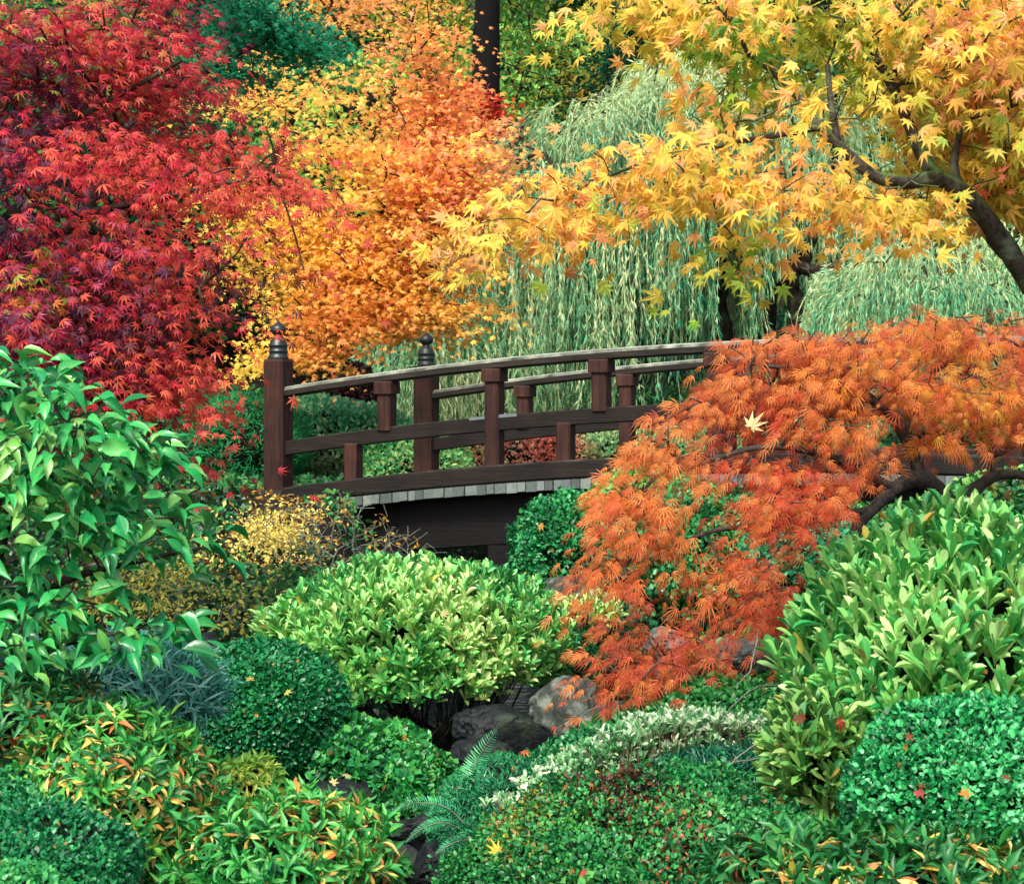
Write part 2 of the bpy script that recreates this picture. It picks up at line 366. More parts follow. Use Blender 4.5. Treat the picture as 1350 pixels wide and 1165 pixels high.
def stems(c, r, base, n, parent, rad=.006, mat=None, k=.8, name='stems'):
    tg = c + nz(gs(n)) * A([1, 1, .6]) * r * k; tg = tg[tg[:, 2] > base[2] + .03]
    b0 = base + gs(len(tg)) * A([r[0] * .15, r[1] * .15, 0]); ps = []
    V = []
    for a, b in zip(b0, tg):
        m = (a + b) / 2 + A([(b[0] - a[0]) * .2, (b[1] - a[1]) * .2, -.1 * (b[2] - a[2])]); V.append(tube(smoothpath([a, m, b], 3), [rad, rad * .4], 5))
    v, f = join(V); return mesh(name, v, f, mat or M_BARK, parent, smooth=True)

def small_shrub(name, label, cat, bl, n, size, colfn, mat=None, bump=.06, freq=3., seed=1, tilt=.6, up=.3, zlo=-.4, layers=.1, group=None, tpl=None, wid=1., k=.86, ground=None):
    """dense small-leaved shrub or clipped mound"""
    c, r = bl; g = c[2] + zlo * r[2] if ground is None else ground
    root = thing(name, label, cat, (c[0], c[1], g), group)
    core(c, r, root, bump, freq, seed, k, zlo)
    p, nr, s = mound_pts(c, r, n, bump, freq, seed, zlo - .1, layers)
    N = len(p); sh = (rng.random(N) < .1) & (noise(p, 9, seed + 3) > .25); p = np.where(sh[:, None], c + (p - c) * rng.uniform(1.02, 1.1, (N, 1)), p)
    p = p[(noise(p, 5, seed + 6) > -.85) | (rng.random(N) < .45)]; N = len(p); nr = nz((p - c) / r ** 2 * r.max())
    nrm = nr + gs(N, tilt) + A([0, 0, up]); tip = np.cross(nr, gs(N)) + nr * .9 + A([0, 0, .2])
    leaves('foliage', tpl or T_ROUND, p, nrm, tip, size * rng.uniform(.6, 1.35, N), spots(colfn(p), .006, ['#8a6a34', '#b08a3c', '#6a4a28']), mat or M_SMALL, root, wid=rng.uniform(.75, 1.2, N) * wid)
    return root
def whorl_leaves(p, nr, per, ang=.6, sz=.07, jit=.15):
    """rosettes: per leaves round each shoot axis"""
    ax = np.repeat(nr, per, 0); pos = np.repeat(p, per, 0); N = len(pos)
    a = np.tile(np.arange(per) * 2.4, len(p)) + np.repeat(rng.uniform(0, 6.28, len(p)), per)
    e1 = nz(np.cross(ax, A([.3, .2, .9]))); e2 = np.cross(ax, e1)
    rad = e1 * np.cos(a)[:, None] + e2 * np.sin(a)[:, None]
    lv = np.tile(np.linspace(.35, 1.25, per), len(p)) * ang + rng.normal(0, jit, N)
    tip = ax * np.cos(lv)[:, None] + rad * np.sin(lv)[:, None]
    nrm = ax * np.sin(lv)[:, None] - rad * np.cos(lv)[:, None]
    pos = pos - ax * (np.tile(np.linspace(0, .35, per), len(p)) * sz)[:, None]
    return pos, nrm, tip + gs(N, jit * .5)
def rhodo(label, bl, nw, per, size, colfn, base, tpl=T_RHO, mat=None, bump=.08, freq=4, seed=2, zlo=-.35, up=.8, ang=.62, layers=.1, name='rhododendron', cat='rhododendron', nst=60, k=.8, group=None, kcore=True, strad=.006, yhi=1.):
    c, r = bl; root = thing(name, label, cat, base, group)
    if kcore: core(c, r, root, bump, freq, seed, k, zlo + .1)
    p, nr, s = mound_pts(c, r, nw, bump, freq, seed, zlo, layers, yhi)
    inn = rng.random(len(p)) < .25; p = np.where(inn[:, None], c + (p - c) * rng.uniform(.7, .92, (len(p), 1)), p)
    ax = nz(nr * .75 + A([0, -.12, up]) + gs(len(p), .17))
    pos, nrm, tip = whorl_leaves(p, ax, per, ang, size); N = len(pos)
    leaves('foliage', tpl, pos, nrm, tip, size * np.clip(rng.normal(1, .18, N), .5, 1.4), spots(colfn(pos), .008, ['#c9b848', '#a88a3c']), mat or M_RHODO, root, wid=rng.uniform(.65, 1.05, N), smooth=True)
    stems(c - A([0, 0, r[2] * .2]), r, A(base, float), nst, root, strad)
    return root
# ------------------------------------------------------------------ ground, water
def sst(x, a, b): t = np.clip((x - a) / (b - a), 0, 1); return t * t * (3 - 2 * t)
def stream_x(y): return np.interp(y, [0, 5, 6, 8, 9.5, 12, 16, 22, 30, 45], [-1.1, -.75, -.62, -.46, -.1, .15, .35, .6, 1.6, 5])
def stream_w(y): return np.interp(y, [0, 6, 8, 10, 14, 20, 30, 34], [.5, .38, .36, .5, 1.3, 1.3, .8, 0])
def terrain(x, y):
    p = np.stack([x, y, 0 * x], -1)
    B = .42 + .6 * sst(y, 9, 16.5) + .1 * noise(p, .25, 4) + .04 * noise(p, .9, 5)
    B = B + .35 * sst(np.abs(x), 2, 8) * sst(y, 3, 10)
    B = B + np.maximum(y - 26, 0) * .10 * sst(y, 26, 34) + np.maximum(y - 38, 0) * .45 + .5 * noise(p, .07, 6) * sst(y, 25, 40)
    w = stream_w(y); k = sst(np.abs(x - stream_x(y)), w * .7, w * 1.0 + .45)
    k = np.where(w < .05, 1, k)
    return B * k + (-.3) * (1 - k)
def build_ground():
    xs = np.sinh(np.linspace(-4.2, 4.2, 260)) * 4.; ys = np.concatenate([np.linspace(-12, 2, 12)[:-1], np.linspace(2, 26, 200), 26 + np.sinh(np.linspace(0, 4, 70))[1:] * 6.])
    X, Y = np.meshgrid(xs, ys); Z = terrain(X, Y); v = np.stack([X, Y, Z], -1).reshape(-1, 3); nx = len(xs)
    i, j = np.meshgrid(np.arange(nx - 1), np.arange(len(ys) - 1)); a = (j * nx + i).ravel()
    prop(mesh('ground', v, np.stack([a, a + 1, a + 1 + nx, a + nx], 1), M_SOIL, None, smooth=True), kind='structure')
build_ground()
def build_water():
    m, n, l, b = newmat('stream_water'); b.inputs['Base Color'].default_value = (.006, .012, .012, 1); b.inputs['Roughness'].default_value = .06
    tc = n.new('ShaderNodeTexCoord'); no = n.new('ShaderNodeTexNoise'); no.inputs['Scale'].default_value = 9; no.inputs['Detail'].default_value = 4
    l.new(tc.outputs['Object'], no.inputs['Vector']); bp = n.new('ShaderNodeBump'); bp.inputs['Strength'].default_value = .35; bp.inputs['Distance'].default_value = .03
    l.new(no.outputs['Fac'], bp.inputs['Height']); l.new(bp.outputs[0], b.inputs['Normal'])
    ys = np.linspace(1, 33, 80); v = []
    for y in ys:
        for s in (-1, -.3, .3, 1): v.append([stream_x(y) + s * (stream_w(y) + .6), y, 0.0])
    f = [[4 * i + j, 4 * i + j + 1, 4 * i + j + 5, 4 * i + j + 4] for i in range(79) for j in range(3)]
    prop(mesh('stream', A(v), A(f), m), kind='structure')
build_water()

# ------------------------------------------------------------------ the arched wooden bridge
YAW = R(27); BU = A([cos(YAW), -sin(YAW), 0]); BV = A([sin(YAW), cos(YAW), 0]); BO = A([(367 - 675) / F * 17, 17., 0])
def BP(s, w, z): return BO + BU * s + BV * w + A([0, 0, z])
def arc(s): return CAMZ + .535 - .0135 * (s - 5) ** 2      # centre of the top rail
def s_at(px, w=0.):
    k = (px - 675) / F; o = BO + BV * w; return (k * o[1] - o[0]) / (BU[0] - k * BU[1])
def woodmat(name, c1, c2, grey, thr, rough=.7, axis='x', c3=None):
    m, n, l, b = newmat(name)
    tc = n.new('ShaderNodeTexCoord'); mp = n.new('ShaderNodeMapping'); mp.inputs['Rotation'].default_value = (0, 0, YAW)
    l.new(tc.outputs['Object'], mp.inputs['Vector'])
    mp2 = n.new('ShaderNodeMapping'); mp2.inputs['Scale'].default_value = {'x': (1.2, 22, 22), 'z': (22, 22, 1.2), 'y': (22, 1.2, 22)}[axis]
    l.new(mp.outputs[0], mp2.inputs['Vector'])
    no = n.new('ShaderNodeTexNoise'); no.inputs['Scale'].default_value = 2.2; no.inputs['Detail'].default_value = 9; no.inputs['Roughness'].default_value = .7
    l.new(mp2.outputs[0], no.inputs['Vector'])
    cr = n.new('ShaderNodeValToRGB'); cr.color_ramp.elements[0].position = .3; cr.color_ramp.elements[1].position = .7
    cr.color_ramp.elements[0].color = (*srgb(c1), 1); cr.color_ramp.elements[1].color = (*srgb(c2), 1); l.new(no.outputs['Fac'], cr.inputs[0]); out = cr.outputs[0]
    g = n.new('ShaderNodeNewGeometry'); sx = n.new('ShaderNodeSeparateXYZ'); l.new(g.outputs['Normal'], sx.inputs[0])
    n4 = n.new('ShaderNodeTexNoise'); n4.inputs['Scale'].default_value = 9; n4.inputs['Detail'].default_value = 8; l.new(tc.outputs['Object'], n4.inputs['Vector'])
    ad = n.new('ShaderNodeMath'); ad.operation = 'MULTIPLY_ADD'; l.new(n4.outputs['Fac'], ad.inputs[0]); ad.inputs[1].default_value = 1.3; l.new(sx.outputs['Z'], ad.inputs[2])
    r4 = n.new('ShaderNodeMapRange'); l.new(ad.outputs[0], r4.inputs['Value']); r4.inputs['From Min'].default_value = thr; r4.inputs['From Max'].default_value = thr + .6
    mx = n.new('ShaderNodeMix'); mx.data_type = 'RGBA'; l.new(r4.outputs[0], mx.inputs['Factor']); l.new(out, mx.inputs['A']); mx.inputs['B'].default_value = (*srgb(grey), 1); out = mx.outputs['Result']
    nw = n.new('ShaderNodeTexNoise'); nw.inputs['Scale'].default_value = 3.5; nw.inputs['Detail'].default_value = 7; l.new(mp.outputs[0], nw.inputs['Vector'])
    rw = n.new('ShaderNodeMapRange'); rw.inputs['From Min'].default_value = .3; rw.inputs['From Max'].default_value = .7; rw.inputs['To Min'].default_value = .45; rw.inputs['To Max'].default_value = 1.7; l.new(nw.outputs['Fac'], rw.inputs['Value'])
    vw = n.new('ShaderNodeVectorMath'); vw.operation = 'SCALE'; l.new(out, vw.inputs[0]); l.new(rw.outputs[0], vw.inputs['Scale']); out = vw.outputs[0]
    l.new(out, b.inputs['Base Color']); b.inputs['Roughness'].default_value = rough; b.inputs['Specular IOR Level'].default_value = .25
    bp = n.new('ShaderNodeBump'); bp.inputs['Strength'].default_value = .8; bp.inputs['Distance'].default_value = .006
    l.new(no.outputs['Fac'], bp.inputs['Height']); l.new(bp.outputs[0], b.inputs['Normal'])
    return m
M_RAIL = woodmat('weathered_rail_wood', '#0b0907', '#2a231c', '#7c8274', .95)
M_BEAM = woodmat('dark_beam_wood', '#060504', '#1e1611', '#3a3c34', 1.3)
M_POST = woodmat('reddish_post_wood', '#0e0704', '#40231a', '#3e4034', 1.3, axis='z')
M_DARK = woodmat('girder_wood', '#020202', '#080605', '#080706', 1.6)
def plankmat():
    m, n, l, b = newmat('deck_plank_wood'); a = n.new('ShaderNodeAttribute'); a.attribute_name = 'col'
    tc = n.new('ShaderNodeTexCoord'); no = n.new('ShaderNodeTexNoise'); no.inputs['Scale'].default_value = 35; no.inputs['Detail'].default_value = 6; l.new(tc.outputs['Object'], no.inputs['Vector'])
    mr = n.new('ShaderNodeMapRange'); mr.inputs['To Min'].default_value = .4; mr.inputs['To Max'].default_value = 1.4; l.new(no.outputs['Fac'], mr.inputs['Value'])
    vm = n.new('ShaderNodeVectorMath'); vm.operation = 'SCALE'; l.new(a.outputs['Color'], vm.inputs[0]); l.new(mr.outputs[0], vm.inputs['Scale'])
    l.new(vm.outputs[0], b.inputs['Base Color']); b.inputs['Roughness'].default_value = .8; return m
M_PLANK = plankmat()
def metalmat(name, c, rough, met=.9):
    m, n, l, b = newmat(name); b.inputs['Metallic'].default_value = met; b.inputs['Roughness'].default_value = rough
    tc = n.new('ShaderNodeTexCoord'); no = n.new('ShaderNodeTexNoise'); no.inputs['Scale'].default_value = 30; no.inputs['Detail'].default_value = 5; l.new(tc.outputs['Object'], no.inputs['Vector'])
    cr = n.new('ShaderNodeValToRGB'); l.new(no.outputs['Fac'], cr.inputs[0]); k = srgb(c)
    cr.color_ramp.elements[0].color = (*(k * .55), 1); cr.color_ramp.elements[1].color = (*(k * 1.35), 1); l.new(cr.outputs[0], b.inputs['Base Color']); return m
M_BRONZE = metalmat('patinated_bronze', '#3a403e', .42, .75)
M_SHOE = metalmat('dark_metal_sheath', '#2c3438', .6, .5)
M_STEEL = metalmat('metal_strap', '#8a9598', .4)

def prism(sec, s0, s1, zf, n=1, wfun=0.):
    """sec: (w, dz) outline swept along the bridge arc"""
    sec = A(sec, float); k = len(sec); v = []
    for s in np.linspace(s0, s1, n + 1):
        for w, dz in sec: v.append(BP(s, w + wfun, zf(s) + dz))
    f = [[i * k + j, i * k + (j + 1) % k, (i + 1) * k + (j + 1) % k, (i + 1) * k + j] for i in range(n) for j in range(k)]
    # end caps as fans of quads (k is even)
    for e, rev in ((0, True), (n * k, False)):
        for j in range(0, k - 2, 2):
            q = [e, e + j + 1, e + j + 2, e + j + 3 if j + 3 < k else e]
            if j + 3 < k: f.append(q[::-1] if rev else q)
    return A(v), A(f)
def bevrect(hw, z0, z1, b=.008):
    return [(-hw + b, z0), (hw - b, z0), (hw, z0 + b), (hw, z1 - b), (hw - b, z1), (-hw + b, z1), (-hw, z1 - b), (-hw, z0 + b)]
def post(s, w, h, z0, z1, b=.012):
    """vertical chamfered square post with half width h; z may be functions of s"""
    o = [(-h + b, -h), (h - b, -h), (h, -h + b), (h, h - b), (h - b, h), (-h + b, h), (-h, h - b), (-h, -h + b)]
    v = [BP(s + a, w + c, z0) for a, c in o] + [BP(s + a, w + c, z1 - b) for a, c in o] + [BP(s + a * .92, w + c * .92, z1) for a, c in o]
    f = [[i + 8 * r, (i + 1) % 8 + 8 * r, (i + 1) % 8 + 8 + 8 * r, i + 8 + 8 * r] for r in (0, 1) for i in range(8)]
    f += [[16, 17, 18, 19], [16, 19, 20, 23], [20, 21, 22, 23], [3, 2, 1, 0], [7, 4, 3, 0], [7, 6, 5, 4]]
    return A(v), A(f)
def lathe(prof, c, k=20):
    v = [[c[0] + r * cos(2 * pi * i / k), c[1] + r * sin(2 * pi * i / k), c[2] + z] for r, z in prof for i in range(k)]
    f = [[j * k + i, j * k + (i + 1) % k, (j + 1) * k + (i + 1) % k, (j + 1) * k + i] for j in range(len(prof) - 1) for i in range(k)]
    return A(v), A(f)
FIN = [(.001, 0), (.088, 0), (.09, .012), (.086, .03), (.08, .034), (.08, .062), (.085, .066), (.085, .076), (.08, .08), (.078, .112), (.083, .116), (.083, .128), (.076, .134),
       (.07, .158), (.06, .176), (.044, .19), (.036, .2), (.036, .212), (.05, .222), (.066, .24), (.07, .262), (.064, .285), (.046, .303), (.024, .318), (.01, .334), (.001, .35)]
def bridge():
    BW = 2.5; root = thing('arched_bridge', 'dark brown arched wooden footbridge with slatted railings and bronze post caps over the stream', 'bridge', BP(5, BW / 2, .6))
    mk = lambda nm, vf, m, par=root, **k: mesh(nm, vf[0], vf[1], m, par, **k)
    for w in (0, BW):
        for s, e in ((0, 1), (10, -1)):
            z = arc(s); pt = mk('corner_post', post(s, w, .096, z - 1.25, z + .285, .02), M_POST)
            fo = mk('finial', lathe([(r * .95, q * .94) for r, q in FIN], BP(s, w, z + .283)), M_BRONZE, pt, smooth=True)
            v, f = post(s, w, .102, z - .93, z - .80, .004); mk('metal_shoe', (v, f), M_SHOE, pt)
        # rails: the top rail is rounded, the middle rail square, the sill heavy
        top = [(-.05, -.044), (.05, -.044), (.064, -.03), (.064, .012), (.05, .034), (.02, .044), (-.02, .044), (-.05, .034), (-.064, .012), (-.064, -.03)]
        mk('top_rail', prism(top, .09, 9.91, arc, 48, w), M_RAIL)
        mk('middle_rail', prism(bevrect(.045, -.525, -.405), .08, 9.92, arc, 40, w), M_BEAM)
        mk('sill_beam', prism(bevrect(.085, -.935, -.79, .014), .09, 9.91, arc, 40, w), M_BEAM)
        if w == 0: full = [s_at(652, w), s_at(945, w)]; half = [s_at(510, w), s_at(793, w)]; low = [s_at(466, w), s_at(746, w)]
        else: full = [1.96, 3.9]; half = [s_at(692, w), s_at(827, w) if s_at(827, w) > 1.6 else 2.9]; low = [.7, 2.6]
        if w > 0: full = [s_at(827, w), s_at(960, w)]; half = [s_at(692, w)]; low = [s_at(652, w), s_at(748, w)]
        full = full + [10 - q for q in full if q < 4.6]; half = half + [10 - q for q in half]; low = low + [10 - q for q in low]
        for s in full + half:
            z = arc(s); zb = z - .80 if s in full else z - .43
            o = mk('baluster', post(s, w, .062, zb, z - .05), M_POST)
            v, f = post(s, w, .082, z - .135, z - .035, .01); v2 = v.copy()
            mk('bracket_block', (v, f), M_POST, o)
        for s in low: mk('lower_baluster', post(s, w, .06, arc(s) - .81, arc(s) - .50), M_POST)
    s = s_at(640) - .12; v, f = prism([(-.047, -.40), (-.0495, -.40), (-.0495, -.425), (-.047, -.425)], s, s + .42, arc, 6, 0); mk('metal_strap', (v, f), M_STEEL)
    # deck of cross planks, their sawn ends showing
    V, Fc, Cc, o = [], [], [], 0; s = -.05
    while s < 10.0:
        wd = rng.uniform(.065, .11); e0 = rng.uniform(-.165, -.145); z = arc(s + wd / 2) - .94; th = rng.uniform(.07, .08)
        sl_ = -2 * .0135 * (s + wd / 2 - 5); c = []
        for ss, q in ((s + .003, -1), (s + wd - .003, 1)):
            for w_, zz in ((e0, -th), (e0, 0), (BW + .16, 0), (BW + .16, -th)): c.append(BP(ss, w_, z + zz + sl_ * q * wd / 2))
        V += c; Fc += [[o, o + 1, o + 2, o + 3], [o + 4, o + 7, o + 6, o + 5], [o, o + 4, o + 5, o + 1], [o + 1, o + 5, o + 6, o + 2], [o + 2, o + 6, o + 7, o + 3], [o + 3, o + 7, o + 4, o]]
        col = srgb(['#55615e', '#626e6a', '#4c5854', '#6e7a74', '#5c6862', '#444e4a'][rng.integers(6)]); Cc += [col] * 8; o += 8; s += wd
    mesh('deck', A(V), A(Fc), M_PLANK, root, A(Cc))
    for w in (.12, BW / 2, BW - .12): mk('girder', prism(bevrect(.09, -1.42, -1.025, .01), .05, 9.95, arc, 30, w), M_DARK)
    for s in (2.1, 7.9):
        z = arc(s) - 1.42; v, f = prism([(-.05, -.22), (BW + .05, -.22), (BW + .05, 0), (-.05, 0)], s - .11, s + .11, lambda q: z - .004, 1, 0); mk('cross_beam', (v, f), M_DARK)
        for w in (.3, BW - .3): mk('pier', post(s, w, .12, -.4, z - .226), M_PIER, label=None)
M_PIER = noisemat('pier_concrete', '#4a5052', '#6b7170', 12, .85, .3)
bridge()

# ------------------------------------------------------------------ wooded background
def hs(*a): return list(a)
def gcol(cols, freq=1.2, rnd=.2, amp=.45, seed=0, gain=1.0, acc=None, bias=0.):
    def fn(p):
        c = grad(cols, p, freq, rnd, amp, seed, bias)
        for a in (acc or []): c = accent(c, p, *a)
        return c * gain * rng.uniform(.8, 1.2, (len(c), 1))
    return fn
BGT = [ # px, d, crown centre py, rx, ry, kind
    (-420, 44, -60, 330, 330, 0), (-60, 47, -80, 300, 340, 1), (240, 43, -60, 260, 300, 2), (470, 48, -40, 240, 330, 0), (760, 46, -60, 260, 320, 1), (1040, 44, -30, 260, 330, 2), (1330, 47, -60, 300, 330, 0), (1680, 44, -60, 330, 330, 1)]
KIN = [(['#1c4a28', '#2f7a3a', '#5aa048', '#a4bc50'], 'dark green broadleaf tree'), (['#2a6a34', '#5aa044', '#a8c050', '#dccc5c'], 'yellowing green broadleaf tree'), (['#0d2b1c', '#1a4a30', '#2a6a3c', '#4f8a3c'], 'deep green leafy tree')]
POSN = ['at the far left edge of the wood', 'above the red maple', 'between the red and orange maples', 'behind the top of the orange maple', 'just right of the bare dark trunk', 'behind the crest of the weeping tree', 'behind the yellow maple at right', 'at the far right edge of the wood']
for i, (px, d, py, rx, ry, k) in enumerate(BGT):
    c, r = blob(px, py, d, rx, ry, 2.2); g = float(terrain(A([c[0]]), A([c[1]]))[0]); b = A([c[0], c[1], g])
    bl = [(c, r)] + [(c + nz(gs(1))[0] * r * .7, r * rng.uniform(.35, .6)) for _ in range(5)] + [(A([c[0], c[1] - .5, g + 1.6]), A([r[0] * .9, 1.6, 1.8]))]
    tree('background_tree', KIN[k][1] + ' ' + POSN[i], 'tree', b, [([b - A([0, 0, .3]), b + A([.2, 0, 3]), c + A([0, 0, r[2] * .4])], [.22, .16, .06])], bl, 420, 42, T_TINY, .17,
         gcol(KIN[k][0], .5, .2, .5, i, 1.0), M_SOFT, .34, tw=.012, step=1., rmax=.12, sprkw=dict(flat=.6, jt=.9, rn=.8), group='trees of the wood behind the garden')
# undergrowth between the trunks
UND = [(-250, 38, 300, 320, 200, ['#10301c', '#1e5a2c', '#3f7d3a'], 'dark leafy bush at the far left behind the red maple'), (120, 37, 280, 300, 190, ['#0f3320', '#1f5f33', '#4c8a3c'], 'dark leafy bush behind the red maple'), (500, 36, 260, 240, 170, ['#1c5028', '#3f8f3c', '#9abf4c', '#d4d060'], 'yellow green bush left of the bare dark trunk'),
       (720, 37, 200, 170, 160, ['#1c5a30', '#3f9050', '#86b850', '#c4d860'], 'lime speckled bush right of the bare dark trunk'), (980, 36, 250, 260, 180, ['#10301c', '#1f5a30', '#3d7a3c'], 'dark bush hidden behind the weeping tree crest'), (1300, 36, 260, 280, 190, ['#10301c', '#225c30', '#55803c'], 'dark bush behind the yellow maple at right'), (1640, 38, 280, 260, 190, ['#10301c', '#225c30'], 'dark bush at the far right edge')]
for px, d, py, rx, ry, cols, lab in UND:
    small_shrub('background_bush', lab, 'bush', blob(px, py, d, rx, ry, 2.2), 11000, .15, gcol(cols, .5, .2, .5, px % 7), M_SOFT, bump=.16, freq=.5, seed=px % 5, k=.78, layers=.16, group='undergrowth of the wood', zlo=-.8)
# conifer dark shrub and the bare trunk
b = P(641, 420, 27.8); b[2] = terrain(A([b[0]]), A([b[1]]))[0]
root = thing('bare_conifer', 'tall bare near-black trunk rising behind the weeping tree', 'tree', b)
v, f = tube(smoothpath([b - A([0, 0, .4]), P(641, 110, 27.8), P(642, 0, 27.8), P(641, -300, 27.8), P(640, -700, 27.8)], 8), [.22, .19, .17, .15, .1], 16, .05)
mesh('trunk', v, f, noisemat('black_bark', '#020102', '#080608', 9, .9, .8, (1, 1, .2)), root, smooth=True)
cw = sample_blobs([blob(640, -520, 27.8, 260, 220, 2.2)], 260); pos, nrm, tip = sprays(cw, P(640, -500, 34), 30, .3, .3, .6)
leaves('crown', T_THIN, pos, nrm, tip, .16, gcol(['#0d2b1a', '#1c4a2a'], 1)(pos), M_SOFT, root)
tree('conifer', 'bushy blue-green conifer above the weeping tree crest', 'tree', P(835, 330, 31) * A([1, 1, 0]) + A([0, 0, 1.6]), [([P(835, 330, 31), P(833, 120, 31), P(830, 20, 31)], [.1, .07, .02])],
     [blob(832, 70, 31, 55, 55, .8), blob(800, 120, 31, 60, 40, .8), blob(870, 110, 31, 55, 45, .8), blob(835, 20, 31, 40, 40, .6)], 300, 45, T_THIN, .13, gcol(['#0a2f22', '#0f4a34', '#1c6b4a'], 1.5, .2), M_SOFT, .2, tw=.006, sprkw=dict(flat=.5, droop=.8, jt=.6))
tree('burning_bush', 'small fiery red and orange shrub at the foot of the bare dark trunk', 'shrub', P(610, 300, 27) * A([1, 1, 0]) + A([0, 0, 1.]), [([P(610, 420, 27), P(605, 300, 27), P(600, 180, 27)], [.06, .05, .02])],
     [blob(600, 150, 27, 62, 40, .6), blob(640, 175, 27, 45, 30, .5), blob(565, 175, 27, 45, 35, .5), blob(600, 190, 27, 80, 40, .6)], 150, 26, T_TINY, .1, gcol(['#8f1c14', '#d8402a', '#f0663a', '#f59a3c'], 2, .25), M_MAPLE_FAR, .13, thr=-.35, gfreq=2.4, tw=.005, sprkw=dict(flat=.6, jt=.9, rn=.9))
tree('birch_sapling', 'thin sapling with sparse yellow green leaves left of the bare trunk', 'tree', P(565, 330, 29) * A([1, 1, 0]) + A([0, 0, 1.3]), [([P(560, 330, 29), P(565, 120, 29), P(590, -40, 29)], [.03, .025, .015]), ([P(556, 330, 29), P(575, 100, 29), P(580, -20, 29)], [.03, .02, .012]), ([P(563, 330, 29), P(600, 60, 29), P(650, -40, 29)], [.03, .02, .012])],
     [blob(550, 20, 29, 60, 60, .8), blob(570, 90, 29, 40, 50, .8), blob(700, 40, 30, 60, 60, .8), blob(720, 110, 30, 60, 60, .8)], 170, 18, T_TINY, .09, gcol(['#3c7a2c', '#86a33a', '#c9b640', '#e0a038'], 1.5, .25), M_SOFT, .25, thr=-.3, tw=.005, sprkw=dict(flat=.7, jt=.9, rn=.9))

# ------------------------------------------------------------------ weeping trees
def weeper(name, label, base, limbs, tiers, colfn, lsz=.12, lw=1., group=None, clear=()):
    """tiers: (blob, strands, length range); every strand arches out and then hangs"""
    root = thing(name, label, 'tree', base, group)
    tb = [tube(smoothpath(p, 6, .02), r, 10, .1) for p, r in limbs]
    LP, LT, LN, S0, S1 = [], [], [], [], []; starts = []
    for (c, r), n, (l0, l1), zmin in tiers:
        d = nz(gs(n * 6)); d = d[(d[:, 2] > zmin) & (d[:, 1] < .75)]; d = d[noise(c + d * r, .9, 5) > -.1][:n]
        p = c + d * r * rng.uniform(.82, 1.05, (len(d), 1)) * (1 + .12 * noise(d * 2, 1, 3))[:, None]; starts.append(p[::6])
        o = nz(d * A([1, 1, 0]) + gs(len(d), .25) * A([1, 1, 0])); L = rng.uniform(l0, l1, len(d)); m = 16
        side = gs(len(d), .05) * A([1, 1, 0]); cur = p.copy(); dirv = nz(o * .8 + A([0, 0, .35]) + gs(len(d), .25)); ds = L / m
        for k in range(m):
            dirv = nz(dirv * .66 + A([0, 0, -.5]) + side + gs(len(d), .06)); nx = cur + dirv * ds[:, None]
            S0.append(cur.copy()); S1.append(nx.copy()); q = 4
            for j in range(q):
                u = rng.random((len(d), 1)); pp = cur + (nx - cur) * u
                LP.append(pp); LT.append(nz(dirv * .95 + gs(len(d), .24))); LN.append(nz(gs(len(d)) + A([0, -.5, .3])))
            cur = nx
    LP, LT, LN = map(np.concatenate, (LP, LT, LN)); N = len(LP)
    ok = LP[:, 2] > terrain(LP[:, 0], LP[:, 1]) + .05
    for pl, rr, pr in clear:
        for q in smoothpath(pl, 8): dd = LP - q; ok &= ~((np.hypot(dd[:, 0], dd[:, 2]) < rr) & (dd[:, 1] > -3.5) & (dd[:, 1] < .1) & (rng.random(N) < pr))
    LP, LT, LN = LP[ok], LT[ok], LN[ok]; N = len(LP)
    leaves('foliage', T_THIN, LP, LN, LT, lsz * rng.uniform(.6, 1.2, N), colfn(LP), M_SOFT, root, wid=np.full(N, lw))
    S0, S1 = np.concatenate(S0), np.concatenate(S1); pick = rng.random(len(S0)) < .8
    for pl, rr, pr in clear:
        for q in smoothpath(pl, 8): dd = S0 - q; pick &= ~((np.hypot(dd[:, 0], dd[:, 2]) < rr) & (dd[:, 1] > -3.5) & (dd[:, 1] < .1))
    v, f = segs_mesh(S0[pick], S1[pick], np.full(pick.sum(), .004), np.full(pick.sum(), .003), 3); mesh('hanging_twigs', v, f, M_YTWIG, root)
    sk = np.concatenate([smoothpath(p, 8) for p, r in limbs]); st = np.concatenate(starts); st = st[rng.permutation(len(st))[:260]]
    p0, p1, r0, r1 = grow(sk, st, .4, .008, .35, rmax=.07, alpha=.5); v, f = join(tb + [segs_mesh(p0, p1, r0, r1, 5)]); mesh('trunk', v, f, M_BARK, root, smooth=True)
    return root
M_YTWIG = noisemat('yellow_twig', '#8f9458', '#c9cc96', 20, .7, .1)
wc = ['#1f805c', '#4aa274', '#80bc8c', '#b0d09c', '#d8e0ac']
def willow_col(cols, top, crest):
    def fn(p):
        c = grad(cols, p * A([2.2, 2.2, .35]), .8, .2, .45, 2)
        k = np.clip((p[:, 2:3] - top) / 1.6 + rng.normal(0, .25, (len(p), 1)), 0, 1); return (c * (1 - k) + srgb(crest) * k) * rng.uniform(.75, 1.2, (len(p), 1))
    return fn
